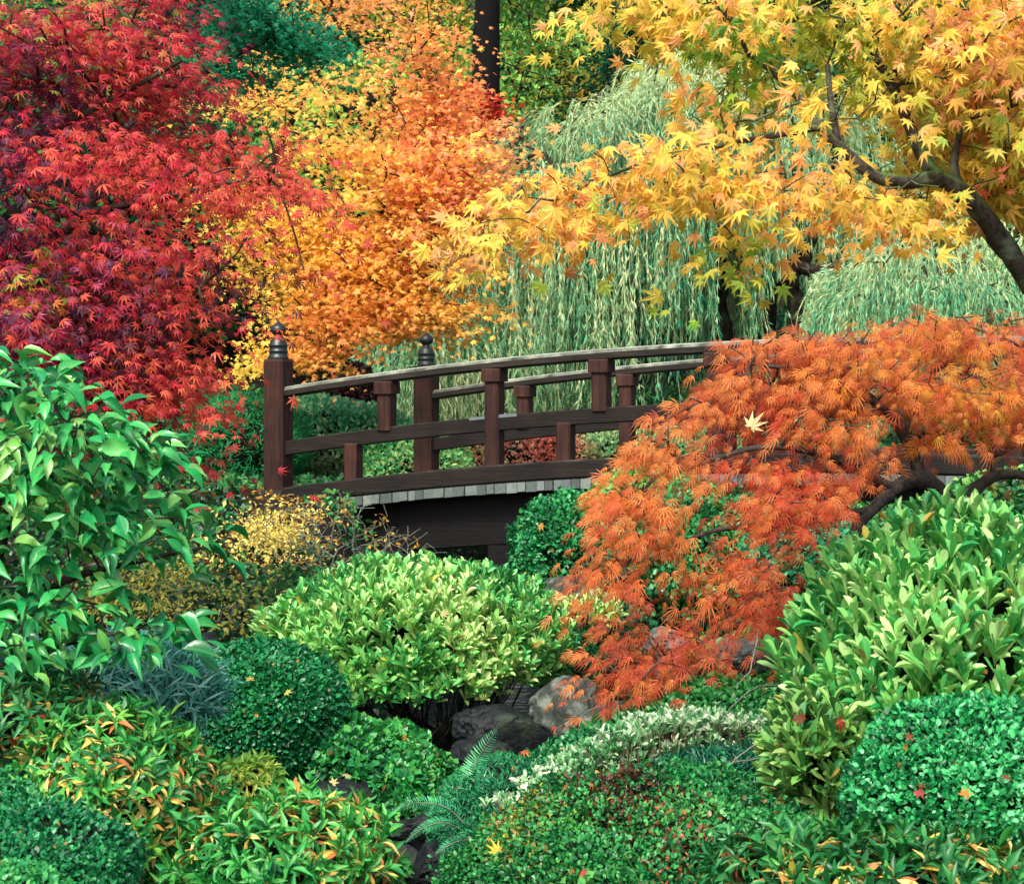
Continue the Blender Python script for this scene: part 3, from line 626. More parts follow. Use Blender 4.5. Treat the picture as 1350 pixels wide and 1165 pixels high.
weeper('weeping_willow', 'broad weeping tree with pale green hanging strands behind the bridge', P(960, 600, 27) * A([1, 1, 0]) + A([0, 0, 1.0]),
       [([P(955, 610, 27), P(952, 430, 27), P(945, 330, 27), P(900, 200, 27)], [.13, .11, .09, .05]), ([P(1010, 610, 27.3), P(1012, 400, 27.3), P(1060, 340, 27.3), P(1075, 250, 27)], [.14, .12, .1, .05]),
        ([P(1055, 610, 26.8), P(1052, 420, 26.8), P(1044, 350, 26.8), P(1048, 200, 27)], [.12, .1, .09, .05]), ([P(1044, 350, 26.8), P(1090, 355, 26.6), P(1140, 330, 26.4)], [.09, .08, .04]),
        ([P(945, 330, 27), P(840, 260, 26.5), P(740, 240, 26)], [.12, .08, .04])],
       [(blob(890, 210, 27, 90, 135, 1.6), 420, (1.2, 3.2), -.1), (blob(800, 290, 26.5, 140, 165, 1.5), 620, (1.4, 3.2), -.1), (blob(700, 330, 26, 90, 180, 1.3), 430, (1.2, 2.9), -.1), (blob(590, 480, 25.5, 110, 95, 1.1), 380, (.8, 1.8), -.1),
        (blob(900, 420, 26, 220, 130, 1.4), 620, (1.2, 2.4), -.1), (blob(1080, 330, 27.5, 220, 150, 1.5), 520, (1.5, 3.), -.1), (blob(1000, 160, 28, 150, 90, 1.6), 300, (1.5, 3), -.1), (blob(895, 130, 27.3, 75, 62, .9), 260, (1.2, 2.6), -.2), (blob(760, 190, 26.6, 90, 62, .9), 260, (1.2, 2.6), -.2)],
       willow_col(wc, 4.9, '#c4d8a0'), .12, clear=[([P(952, 470, 27), P(950, 400, 27), P(945, 330, 27)], .17, .9), ([P(1012, 450, 27.3), P(1012, 400, 27.3), P(1055, 345, 27.3)], .14, .9), ([P(1052, 430, 26.8), P(1044, 350, 26.8), P(1090, 355, 26.6)], .15, .9)])
weeper('weeping_willow', 'smaller yellow-twigged weeping tree at right above the feathery orange maple', P(1250, 600, 23) * A([1, 1, 0]) + A([0, 0, 1.0]),
       [([P(1250, 640, 23), P(1250, 450, 23), P(1240, 360, 23)], [.12, .1, .07])],
       [(blob(1240, 400, 23, 150, 95, 1.1), 480, (.8, 1.7), -.1), (blob(1370, 380, 23, 110, 110, 1.), 300, (.8, 1.7), -.1), (blob(1130, 440, 23, 60, 60, .6), 120, (.6, 1.2), -.1)],
       willow_col(['#3a9a74', '#74bc8c', '#a8cc98', '#ccdca4'], 3.1, '#dcdca0'), .11)

# ------------------------------------------------------------------ shrubs just beyond the bridge
FB = [('green cloud-like pine shrub left of the near corner post', blob(320, 585, 21, 100, 62, .9), 14000, .07, ['#0c4a2a', '#178048', '#2fa25a'], T_THIN),
      ('light grey-green shrub between the near corner post and the second post', blob(440, 580, 22.5, 90, 55, .8), 12000, .065, ['#2a8a55', '#4fb078', '#a3cf98', '#d5e2b0'], T_TINY),
      ('fresh green shrub seen below the rails of the bridge', blob(545, 625, 21, 90, 60, .8), 12000, .06, ['#15703f', '#35a060', '#86c878', '#d0dc90'], T_TINY),
      ('low salmon red bush glimpsed between the balusters', blob(680, 605, 24, 130, 32, .8), 9000, .055, ['#c05a44', '#e8806a', '#f4a88a', '#d8d890', '#8aa860'], T_TINY),
      ('dark maroon shrub in front of the weeping strands', blob(465, 520, 23.5, 32, 40, .4), 4500, .06, ['#1d1216', '#3c1f26', '#4f2c30'], T_TINY),
      ('soft green bush right of the salmon red one', blob(860, 600, 24, 110, 45, .8), 9000, .06, ['#2a7a4a', '#5aa56a', '#a5c282'], T_TINY),
      ('dark green bush in the shade beyond the left bridge end', blob(200, 600, 22, 120, 90, 1.), 12000, .08, ['#0c3a24', '#15603a', '#2a7a48'], T_TINY),
      ('green bush far behind the yellow-leaved shrub', blob(40, 640, 20, 140, 90, 1.), 12000, .08, ['#0f3a20', '#1d6034', '#3f8040'], T_TINY),
      ('dark green bush behind the feathery orange maple', blob(1090, 640, 19, 150, 60, 1.), 12000, .07, ['#0f4228', '#1f7044', '#3f9055'], T_TINY),
      ('green bush beyond the right end of the bridge', blob(1330, 620, 18, 160, 110, 1.), 14000, .07, ['#0f4228', '#1f6a3c', '#4a8f4a'], T_TINY)]
for lab, bl, n, s, cols, tp in FB:
    small_shrub('shrub', lab, 'shrub', bl, n, s, gcol(cols, 1.2, .25, .4, int(bl[0][0] * 3) % 9), M_SOFT, bump=.14, freq=1.2, seed=int(bl[0][1]) % 7, k=.8, zlo=-.9, tpl=tp, layers=.14)

# ------------------------------------------------------------------ orange maple behind the bridge
oc = ['#f6dc60', '#fad860', '#fccc60', '#fcc064', '#f8a660']
tree('orange_maple', 'airy maple with golden yellow and orange leaves behind the left end of the bridge', 'tree', P(368, 640, 21) * A([1, 1, 0]) + A([0, 0, 1.]),
     [([P(368, 680, 21), P(372, 520, 21), P(430, 400, 21), P(450, 340, 21), P(510, 270, 21.1)], [.1, .08, .06, .05, .025]), ([P(372, 520, 21), P(355, 400, 20.8), P(350, 250, 20.8), P(400, 130, 21), P(450, 40, 21)], [.07, .05, .04, .03, .012]),
      ([P(430, 400, 21), P(500, 410, 20.7), P(560, 370, 20.6)], [.05, .035, .015]), ([P(450, 340, 21), P(470, 230, 21.2), P(520, 120, 21.3), P(550, 0, 21.3)], [.045, .03, .02, .01])],
     [blob(520, 50, 21, 85, 110, 1.), blob(440, 140, 21, 120, 90, 1.2), blob(350, 140, 20.8, 80, 70, 1.), blob(560, 215, 21, 95, 95, 1.1), blob(590, 250, 20.7, 75, 80, .9), blob(470, 260, 21, 130, 90, 1.2), blob(490, 340, 20.8, 130, 80, 1.1), blob(590, 320, 20.8, 80, 75, .9),
      blob(350, 290, 20.8, 90, 120, 1.), blob(430, 430, 20.6, 100, 40, .8), blob(560, 400, 20.7, 90, 42, .7), blob(400, 470, 20.4, 70, 20, .5), blob(640, 350, 20.7, 50, 45, .5), blob(400, 360, 20.8, 90, 80, 1.), blob(450, 0, 21, 60, 80, .8), blob(500, 120, 20.8, 90, 80, .8), blob(420, 90, 21.2, 70, 60, .6), blob(440, 200, 21.2, 60, 60, .6), blob(360, 200, 21.2, 60, 60, .6), blob(560, 130, 20.9, 50, 50, .6)],
     780, 46, T_MAP5, .05, gcol(oc, .55, .2, .42, 3, 1., [(P(600, 240, 21), .9, ['#fcac7c', '#fcb47c', '#f8986c'], .55), (P(420, 440, 20.6), .45, ['#f8a060', '#faa860'], .5), (P(400, 210, 21), .8, ['#fce070', '#f8dc78'], .6), (P(500, 60, 21), .6, ['#fcbc80', '#fcb080'], .5)]), M_MAPLE_FAR,
     .26, thr=-.15, gfreq=1.3, seed=7, tw=.006, sprkw=dict(flat=.1, droop=.25, rn=.45, face=(0, -.8, .7)), rmax=.03)
# green maple whose branches reach in between the two
tree('green_maple', 'deep green maple branches hanging between the red and the orange maple', 'tree', P(60, 800, 17.5) * A([1, 1, 0]) + A([0, 0, 1.]),
     [([P(60, 800, 17.5), P(80, 400, 17.5), P(150, 200, 17.3), P(260, 100, 17), P(360, 50, 17)], [.12, .1, .07, .04, .015])],
     [blob(330, 25, 17, 90, 45, .7), blob(380, 60, 17, 70, 30, .5), blob(250, 110, 17, 45, 20, .4), blob(300, 90, 17, 80, 25, .5), blob(240, 20, 17, 80, 40, .6)], 170, 18, T_MAP5, .05, gcol(['#0a5038', '#128058', '#30a070'], 1.5, .25), M_MAPLE_FAR,
     .13, thr=-.15, gfreq=2.2, tw=.004, sprkw=dict(flat=.25, face=(0, -.5, .8)))

# ------------------------------------------------------------------ red maple at left
rc = ['#34183a', '#5c1c40', '#981c3c', '#c4263e', '#d83c44', '#e06048']
tree('red_maple', 'crimson maple with layered sprays of narrow-fingered leaves filling the upper left', 'tree', P(-330, 900, 10.2) * A([1, 1, 0]) + A([0, 0, .6]),
     [([P(-330, 1000, 10.2), P(-300, 700, 10.2), P(-200, 420, 10), P(-60, 260, 9.8), P(45, 185, 9.8)], [.1, .09, .07, .045, .02]), ([P(-200, 420, 10), P(-40, 400, 9.6), P(120, 370, 9.5), P(260, 360, 9.4)], [.06, .04, .03, .012]),
      ([P(-200, 420, 10), P(-160, 150, 10.2), P(-60, -20, 10.2), P(80, -120, 10.2)], [.06, .05, .035, .015]), ([P(45, 185, 9.8), P(150, 130, 9.7), P(240, 80, 9.6)], [.02, .014, .008]), ([P(120, 280, 9.6), P(240, 255, 9.5), P(330, 235, 9.5)], [.02, .013, .007]), ([P(-40, 400, 9.6), P(120, 280, 9.6)], [.03, .02])],
     [blob(10, 40, 10, 150, 110, .9), blob(150, 90, 9.9, 110, 80, .8), blob(60, 220, 9.7, 170, 100, 1.), blob(230, 200, 9.6, 110, 60, .7), blob(300, 250, 9.5, 85, 50, .6), blob(310, 320, 9.4, 60, 40, .5), blob(130, 340, 9.4, 160, 80, .9), blob(225, 400, 9.3, 60, 55, .6),
      blob(185, 465, 9.3, 30, 40, .4), blob(60, 430, 9.2, 130, 80, .8), blob(375, 350, 9.3, 40, 18, .3), blob(360, 240, 9.4, 30, 20, .25), blob(340, 180, 9.6, 60, 22, .3), blob(195, 525, 9.3, 30, 22, .35), blob(190, 480, 9.3, 80, 60, .5), blob(-150, 200, 9.8, 180, 220, 1.), blob(180, 20, 10, 60, 40, .4), blob(180, 580, 9.5, 45, 30, .3)],
     560, 36, T_MAP7S, .044, gcol(rc, 1.1, .2, .66, 6, .92, [(P(120, 60, 10), .5, ['#e07a64', '#e89a5c', '#d84858', '#8daa4a'], .3), (P(60, 400, 9.3), .5, ['#5c2c50', '#b03c60', '#c85470'], .6), (P(270, 500, 9.3), .35, ['#e8704c', '#dc5444'], .55), (P(60, 150, 9.7), .3, ['#4a2848', '#8a2c50'], .7), (P(330, 380, 9.3), .22, ['#3c1c2c', '#5c2434'], .8), (P(20, 260, 9.6), .25, ['#4a3450', '#6a3858'], .8), (P(170, 440, 9.3), .25, ['#4a2430', '#7a3038'], .6), (P(40, 380, 9.1), .2, ['#8aa83a', '#e08a3c'], .3)]),
     M_MAPLE, .18, thr=-.12, gfreq=1.8, tw=.0046, step=.15, axis=P(-100, 400, 10), sprkw=dict(flat=.09, droop=.4, rn=.55, face=(0, -.45, .8), tipdown=.45), rmax=.025)
# ------------------------------------------------------------------ yellow maple in the foreground, upper right
yc = ['#9cb440', '#c4c048', '#ecc850', '#f6c45c', '#f6b470']
D = 6.
tree('yellow_maple', 'near maple with large star-shaped golden leaves reaching in from the upper right', 'tree', P(1750, 1000, 6.8) * A([1, 1, 0]) + A([0, 0, .4]),
     [([P(1750, 1200, 6.8), P(1650, 800, 6.8), P(1500, 540, 6.6), P(1400, 425, 6.4), P(1345, 355, 6.3), P(1310, 300, 6.25), P(1270, 255, 6.2), P(1235, 236, 6.2), P(1190, 241, 6.15), P(1150, 231, 6.1), P(1112, 198, 6.1), P(1080, 168, 6.1), P(1040, 115, 6.1), P(985, 70, 6.1)],
       [.09, .075, .045, .036, .033, .031, .028, .024, .021, .019, .017, .014, .01, .006]),
      ([P(1330, 335, 6.3), P(1300, 300, 6.38), P(1285, 278, 6.4), P(1262, 262, 6.3)], [.03, .026, .02, .016]),
      ([P(1262, 256, 6.2), P(1258, 215, 6.2), P(1264, 180, 6.2)], [.02, .014, .009]), ([P(1235, 236, 6.2), P(1214, 200, 6.25), P(1182, 125, 6.3), P(1150, 70, 6.35), P(1120, 10, 6.4)], [.026, .02, .016, .012, .008]),
      ([P(1105, 190, 6.1), P(1096, 140, 6.1), P(1091, 85, 6.1)], [.012, .010, .008]), ([P(1080, 168, 6.1), P(960, 190, 6.), P(850, 215, 5.95), P(760, 250, 5.9)], [.012, .008, .006, .003]), ([P(1500, 540, 6.6), P(1480, 250, 6.7), P(1380, 60, 6.7), P(1250, -60, 6.6)], [.06, .045, .03, .015])],
     [blob(1230, 40, 6.4, 190, 110, .8), blob(1010, 30, 6.2, 120, 75, .5), blob(850, 5, 6.1, 100, 25, .35), blob(1060, 150, 6.1, 150, 75, .6), blob(1290, 160, 6.4, 110, 110, .6), blob(880, 215, 5.9, 120, 36, .4), blob(740, 250, 5.8, 90, 28, .3), blob(1020, 235, 6., 110, 45, .4),
      blob(1160, 255, 6.1, 105, 32, .35), blob(1060, 285, 6., 60, 20, .25), blob(965, 340, 5.9, 22, 42, .12), blob(655, 380, 5.8, 10, 30, .08), blob(670, 300, 5.8, 60, 28, .2), blob(900, 250, 5.9, 60, 25, .3), blob(1340, 250, 6.5, 50, 40, .3), blob(1260, 285, 6.5, 50, 16, .2), blob(1400, 100, 6.5, 120, 160, .6), blob(770, 290, 5.8, 35, 20, .15), blob(830, 340, 5.8, 8, 18, .08)],
     660, 11, T_MAP7, .042, gcol(yc, 1.6, .2, .45, 8, 1., [(P(960, 390, 5.9), .16, ['#86b040', '#a4c048', '#c4c84c'], .95), (P(950, 110, 6.1), .15, ['#5c9a34', '#8aa82e'], .55), (P(1250, 190, 6.2), .16, ['#a4bc50', '#bcc450', '#d8c858'], .6), (P(1080, 60, 6.2), .12, ['#9aa22c', '#8a9a2c'], .6), (P(1260, 20, 6.3), .1, ['#f07a70', '#f28a5c'], .7),
      (P(1300, 260, 6.2), .08, ['#f28a6a'], .8), (P(1310, 80, 6.4), .3, ['#f8b078', '#f8b46c'], .6), (P(940, 300, 6.), .2, ['#ccc44c', '#e4c44c'], .5), (P(760, 290, 5.8), .25, ['#f8b458', '#f0b850', '#f8a868'], .5)]),
     M_MAPLE, .085, thr=-.38, gfreq=2.6, tw=.0018, step=.08, bark=M_MOSSBARK, axis=P(1300, 150, 6.8), sprkw=dict(flat=.45, droop=.4, rn=.75, face=(-.15, -.6, .55), tipdown=.7, out_w=.3, jt=.5), rmax=.01, knob=.09,
     clear=[([P(1345, 355, 6.3), P(1310, 300, 6.25), P(1270, 255, 6.2), P(1235, 236, 6.2), P(1190, 241, 6.15), P(1150, 231, 6.1), P(1112, 198, 6.1), P(1080, 168, 6.1)], .07), ([P(1258, 215, 6.2), P(1264, 185, 6.2)], .05), ([P(1096, 130, 6.1), P(1091, 85, 6.1)], .05), ([P(1182, 125, 6.3), P(1165, 95, 6.3)], .04)])

# ------------------------------------------------------------------ feathery orange laceleaf maple
lc = ['#b0482c', '#c85c34', '#d8743c', '#e08e48', '#d88440']
tree('laceleaf_maple', 'low spreading maple with feathery burnt orange leaves hiding the right half of the bridge', 'tree', P(1235, 900, 9.2) * A([1, 1, 0]) + A([0, 0, .5]),
     [([P(1245, 960, 9.2), P(1250, 820, 9.2), P(1262, 740, 9.1), P(1255, 670, 9.), P(1215, 632, 8.9), P(1178, 645, 8.8), P(1150, 672, 8.7), P(1128, 700, 8.6), P(1135, 738, 8.5)], [.07, .06, .05, .042, .038, .03, .024, .026, .012]),
      ([P(1255, 670, 9.), P(1290, 640, 9.), P(1330, 625, 9.), P(1400, 640, 9.), P(1480, 700, 9.)], [.036, .028, .022, .018, .01]), ([P(1215, 632, 8.9), P(1190, 570, 8.9), P(1140, 520, 8.8), P(1060, 490, 8.7), P(990, 480, 8.6)], [.03, .026, .02, .014, .006]),
      ([P(1190, 570, 8.9), P(1220, 500, 9.), P(1290, 460, 9.1)], [.022, .016, .007]), ([P(1178, 645, 8.8), P(1090, 600, 8.6), P(1000, 590, 8.5), P(900, 620, 8.4)], [.024, .018, .012, .006]),
      ([P(1128, 700, 8.6), P(1100, 770, 8.5), P(1030, 800, 8.3), P(960, 830, 8.2), P(880, 870, 8.1)], [.02, .02, .016, .011, .006]), ([P(1150, 672, 8.7), P(1050, 690, 8.5), P(940, 700, 8.3), P(850, 740, 8.2)], [.02, .015, .010, .005])],
     [blob(1190, 440, 9., 110, 26, .5), blob(1090, 460, 8.8, 80, 28, .5), blob(1300, 435, 9.1, 110, 34, .5), blob(1200, 500, 8.7, 130, 30, .4), blob(1020, 510, 8.6, 90, 32, .45), blob(950, 545, 8.5, 90, 28, .4), blob(880, 590, 8.4, 65, 22, .35), blob(1080, 560, 8.4, 80, 16, .3), blob(990, 605, 8.3, 40, 12, .3),
      blob(1290, 525, 8.7, 70, 22, .4), blob(840, 660, 8.2, 45, 14, .3), blob(860, 710, 8.2, 45, 16, .3), blob(1080, 650, 8.3, 85, 16, .3), blob(1040, 680, 8.3, 60, 10, .3), blob(820, 760, 8.1, 40, 16, .3), blob(950, 745, 8., 90, 18, .35), blob(990, 785, 8., 80, 16, .3), blob(880, 800, 8., 50, 14, .3), blob(900, 770, 8., 60, 12, .3),
      blob(1390, 500, 8.9, 70, 40, .5), blob(1150, 610, 8.4, 50, 25, .25), blob(830, 650, 8.3, 30, 22, .2), blob(1200, 700, 8.5, 35, 16, .2)],
     430, 12, T_LACE, .064, gcol(lc, 1.6, .22, .45, 9, .95, [(P(1180, 480, 8.9), .4, ['#e08a34', '#dc9a3a', '#d87a30'], .5), (P(1020, 640, 8.4), .3, ['#cc5038', '#d05a3a'], .4), (P(860, 880, 7.9), .3, ['#cc5c3c', '#bc5038'], .7), (P(1300, 520, 8.8), .3, ['#e09a3a', '#d8a83c', '#e08030'], .5)]),
     M_MAPLE, .1, thr=-.25, gfreq=2.4, seed=9, extra=([blob(860, 885, 7.9, 70, 16, .2), blob(795, 875, 7.9, 30, 12, .12), blob(900, 850, 8., 50, 20, .2), blob(960, 820, 8., 40, 10, .2), blob(830, 820, 8.05, 35, 30, .2), blob(805, 745, 8.1, 30, 30, .2), blob(1010, 455, 8.7, 60, 16, .3), blob(1240, 425, 9., 90, 12, .4), blob(1060, 610, 8.4, 80, 20, .2), blob(1250, 575, 8.7, 70, 16, .25), blob(1320, 590, 8.8, 40, 14, .25), blob(990, 500, 8.6, 60, 14, .3)], 130), tw=.0028, step=.1, bark=M_GTDARK, axis=P(1200, 560, 9.6), wr=(.45, 1.), sprkw=dict(flat=.16, droop=.9, rn=.6, face=(-.2, -.55, .7), tipdown=.5, out_w=.4, jt=.3, stream=(-.45, -.1, -.1)), rmax=.022, bend=.3, knob=.12,
     clear=[([P(1262, 740, 9.1), P(1255, 670, 9.), P(1215, 632, 8.9), P(1178, 645, 8.8), P(1150, 672, 8.7), P(1128, 700, 8.6), P(1135, 738, 8.5)], .14), ([P(1255, 670, 9.), P(1330, 625, 9.), P(1400, 640, 9.)], .16), ([P(1190, 570, 8.9), P(1140, 520, 8.8)], .06), ([P(1060, 600, 8.6), P(1000, 590, 8.5)], .05)])

# ------------------------------------------------------------------ camellia at left
tree('camellia', 'broad glossy-leaved green shrub at the left edge in front of the red maple', 'shrub', P(-60, 1000, 6.1) * A([1, 1, 0]) + A([0, 0, .4]),
     [([P(-60, 1080, 6.1), P(-50, 900, 6.1), P(5, 700, 6.), P(0, 660, 6.), P(-10, 560, 6.), P(30, 480, 5.9)], [.03, .026, .018, .016, .012, .006]), ([P(5, 690, 6.), P(60, 640, 5.9), P(120, 610, 5.85), P(200, 590, 5.8)], [.014, .011, .008, .004]),
      ([P(-50, 900, 6.1), P(60, 780, 5.9), P(180, 740, 5.8), P(280, 720, 5.8)], [.018, .012, .008, .004]), ([P(-50, 900, 6.1), P(80, 850, 5.8), P(180, 830, 5.7)], [.014, .009, .004])],
     [blob(30, 500, 5.9, 90, 50, .35), blob(110, 545, 5.8, 70, 40, .3), blob(60, 610, 5.8, 130, 60, .4), blob(170, 600, 5.8, 55, 35, .25), blob(110, 690, 5.8, 130, 45, .35), blob(220, 670, 5.8, 80, 30, .25), blob(70, 790, 5.7, 110, 40, .3), blob(180, 830, 5.6, 65, 30, .2), blob(30, 840, 5.7, 60, 30, .3), blob(300, 680, 5.8, 30, 25, .15), blob(-100, 650, 6., 110, 200, .4)],
     270, 6, T_CAM, .062, gcol(['#0a5a34', '#0f8a48', '#22a855', '#4cc060', '#90d468'], 2.2, .22, .35, 4, .72), M_GLOSS, .075, thr=-.75, gfreq=3, tw=.0022, step=.1, smooth=True,
     sprkw=dict(flat=.3, droop=.3, rn=.42, face=(.1, -.35, .9), tipdown=.4, out_w=.2, jt=.45), rmax=.01, leaf_name='foliage')

# ------------------------------------------------------------------ middle distance, left bank
tree('yellow_shrub', 'fine-leaved golden yellow shrub below the near corner post', 'shrub', P(330, 860, 13) * A([1, 1, 0]) + A([0, 0, .6]), [([P(330, 880, 13), P(325, 800, 13), P(340, 720, 13)], [.02, .016, .006]), ([P(325, 830, 13), P(260, 770, 13), P(230, 720, 13)], [.014, .01, .004])],
     [blob(340, 690, 13, 70, 32, .3), blob(410, 735, 12.8, 50, 20, .3), blob(380, 710, 12.9, 55, 32, .3), blob(300, 730, 13, 70, 40, .4), blob(360, 750, 12.8, 60, 20, .3), blob(395, 670, 13, 30, 14, .2), blob(420, 700, 12.9, 30, 12, .2), blob(290, 700, 13, 50, 25, .3)], 200, 14, T_TINY, .03, gcol(['#e8cc60', '#f4dc70', '#fae880', '#ecc868'], 2, .25), M_SOFT, .1, thr=-.15, gfreq=3, tw=.0016, step=.12, bark=M_GTWIG, sprkw=dict(flat=.4, jt=.9, rn=.8), rmax=.008, leaf_name='foliage')
tree('yellow_shrub', 'lemon yellow shrub lower down between the camellia and the pale rhododendron', 'shrub', P(230, 900, 11) * A([1, 1, 0]) + A([0, 0, .5]), [([P(230, 930, 11), P(225, 850, 11), P(240, 780, 11)], [.02, .016, .006])],
     [blob(240, 780, 11, 70, 40, .3), blob(290, 810, 10.8, 50, 28, .3), blob(200, 760, 11, 60, 40, .3), blob(320, 770, 11, 50, 40, .3), blob(260, 820, 10.8, 60, 25, .3), blob(120, 800, 11.2, 100, 60, .4)], 230, 14, T_TINY, .03, gcol(['#d0d058', '#ece068', '#f8ec78', '#dcdc58', '#a0c050'], 2, .25), M_SOFT, .1, thr=-.2, gfreq=3, tw=.0016, step=.12, bark=M_GTWIG, sprkw=dict(flat=.4, jt=.9, rn=.8), rmax=.008, leaf_name='foliage')
def twiggy(name, label, base, bl, n, rad, mat, nleaf, cols, lsz, cat='shrub'):
    root = thing(name, label, cat, base); c = sample_blobs(bl, n, 2.5)
    sk = A([base + A([0, 0, .02 * i]) for i in range(4)]); p0, p1, r0, r1 = grow(sk, c, .1, rad, .25, rmax=rad * 4, alpha=.2); v, f = segs_mesh(p0, p1, r0, r1, 4); mesh('twigs', v, f, mat, root, smooth=True)
    if nleaf:
        p = c[rng.permutation(len(c))[:nleaf]]; p = np.repeat(p, 4, 0) + gs(len(p) * 4, .02); N = len(p)
        leaves('foliage', T_TINY, p, gs(N) + A([0, -.4, .6]), gs(N) + A([0, 0, -.2]), lsz * rng.uniform(.7, 1.2, N), gcol(cols, 3)(p), M_SOFT, root)
    return root
twiggy('bare_shrub', 'nearly leafless grey-twigged shrub in front of the dark opening under the bridge', P(455, 800, 12.5), [blob(450, 700, 12.5, 75, 55, .4), blob(520, 720, 12.4, 60, 40, .35), blob(410, 730, 12.4, 60, 40, .3), blob(560, 740, 12.3, 40, 25, .2)], 420, .0015, M_GTWIG, 34, ['#e0a03c', '#ecb848', '#e07a5c'], .035)
twiggy('low_vine', 'round green-leaved low plant under the yellow shrubs', P(330, 840, 11.5), [blob(340, 800, 11.5, 60, 35, .3), blob(300, 850, 11.3, 60, 30, .3), blob(390, 770, 11.5, 40, 25, .2)], 220, .002, M_GTWIG, 200, ['#1f5a30', '#3a8040', '#86a83c'], .055)

small_shrub('azalea', 'dark green dense azalea beside the right side of the bridge opening', 'shrub', blob(745, 735, 12.3, 78, 82, .4), 17000, .03, gcol(['#0c4a2a', '#15703c', '#2a9450', '#3fa858'], 2.5, .3), M_SMALL, bump=.12, freq=3, seed=2, zlo=-1, k=.82, layers=.12)
small_shrub('azalea', 'dark green azalea seen through the lower gap of the feathery orange maple', 'shrub', blob(920, 740, 11.2, 130, 95, .5), 20000, .032, gcol(['#0f4a2a', '#1c7040', '#3a9a50'], 2.5, .3), M_SMALL, bump=.14, freq=2.5, seed=3, zlo=-1, k=.82, layers=.12)
small_shrub('azalea', 'bright green azalea tuft under the middle of the feathery orange maple', 'shrub', blob(850, 660, 11.8, 75, 48, .4), 9000, .034, gcol(['#1a6a38', '#2f9a4a', '#5cb84c'], 2.5, .3), M_SMALL, bump=.14, freq=2.5, seed=5, zlo=-1, k=.82, layers=.12)
small_shrub('azalea', 'blue-green azalea below the curved limb of the feathery orange maple', 'shrub', blob(1080, 750, 10.3, 100, 68, .4), 15000, .032, gcol(['#0f5236', '#1c7a50', '#3fa06a'], 2.5, .3), M_SMALL, bump=.12, freq=3, seed=6, zlo=-1, k=.82, layers=.12)
small_shrub('low_groundcover_shrub', 'dark green spreading shrub between the pale rhododendron and the grey boulders', 'shrub', blob(770, 850, 10.2, 90, 60, .4), 15000, .03, gcol(['#0c4428', '#146038', '#258048'], 2.5, .3), M_SMALL, bump=.12, freq=3, seed=7, zlo=-1, k=.82)
rhodo('lime and white tipped shrub right of the pale rhododendron', blob(775, 815, 9.9, 45, 28, .2), 60, 6, .06, gcol(['#6aa84c', '#a8cc6a', '#d8e0a8'], 2), P(775, 850, 9.9), kcore=False, nst=20, strad=.003)

small_shrub('azalea', 'mid green leafy azalea beneath the right side limbs of the feathery orange maple', 'shrub', blob(1330, 690, 10.2, 130, 70, .4), 15000, .036, gcol(['#0f4a2c', '#1c7040', '#4a9a50', '#86b850'], 2.5, .3), M_SMALL, bump=.16, freq=3, seed=9, zlo=-1, k=.78, layers=.16)

# ------------------------------------------------------------------ pale rhododendron in the centre
rhc = ['#2a9050', '#52b45c', '#84d06c', '#b0e080', '#dcf0a4']
rhodo('pale green flat-topped rhododendron in the centre in front of the bridge', blob(540, 858, 9.6, 202, 112, .62), 2600, 8, .066, gcol(rhc, 2.2, .28, .35, 3, .95), P(570, 1000, 9.6) * A([1, 1, 0]) + A([0, 0, .2]), zlo=-.42, layers=.1, k=.5, nst=110, ang=.5, up=1.0)
# big leaved rhododendron at right
rhodo('large-leaved light green rhododendron rising at the right edge', blob(1275, 905, 6.5, 230, 215, .55), 1700, 8, .082, gcol(['#1f8c48', '#3fa854', '#6cc464', '#98d874', '#c4e898'], 2.6, .36, .2, 4, .95), P(1250, 1200, 6.5) * A([1, 1, 0]) + A([0, 0, .4]), tpl=T_RHO, zlo=-.6, up=1.3, ang=.4, layers=.12, k=.66, nst=60, strad=.008, bump=.1, freq=3)
rhodo('small pale green rhododendron branch leaning over the juniper', blob(1085, 1010, 6.2, 72, 80, .2), 190, 7, .08, gcol(['#2f8a44', '#5fa850', '#8cc45c', '#b5d480'], 2.6, .28, .35, 5, .72), P(1110, 1150, 6.2) * A([1, 1, 0]) + A([0, 0, .4]), zlo=-.8, up=1.0, kcore=True, nst=18, k=.5, strad=.006)
# clipped balls and mounds
small_shrub('clipped_boxwood', 'round clipped dark green ball shrub at centre left', 'shrub', blob(350, 945, 7.9, 112, 100, .33), 34000, .022, gcol(['#0a4a2a', '#0f6a38', '#1a8248', '#2c9a55'], 3, .28, .25, 2, .9), M_SMALL, bump=.035, freq=6, seed=4, zlo=-.85, k=.9, layers=.06)
small_shrub('clipped_boxwood', 'bright green mound with tiny rounded leaves in the lower right', 'shrub', blob(1265, 1040, 4.9, 150, 118, .3), 26000, .0165, gcol(['#0a5a30', '#178a48', '#35b060', '#6cd08a'], 4, .35, .3, 3, .95), M_SMALL, bump=.09, freq=7, seed=5, zlo=-.9, k=.86, layers=.08, tilt=.8)
small_shrub('clipped_mound', 'dense green mound with tiny leaves in the bottom left corner', 'shrub', blob(50, 1160, 4.7, 140, 92, .3), 24000, .015, gcol(['#0c5a34', '#178048', '#2c9a55', '#45a85c'], 4, .28, .3, 4, .85), M_SMALL, bump=.1, freq=6, seed=6, zlo=-.9, k=.88, layers=.07)
small_shrub('clipped_mound', 'lighter green mound cut off by the very bottom left corner', 'shrub', blob(0, 1235, 4.2, 110, 95, .25), 12000, .016, gcol(['#178048', '#35a050', '#5cb85c'], 4, .28, .3, 4, .85), M_SMALL, bump=.05, freq=5, seed=7, zlo=-.9, k=.92, layers=.05)
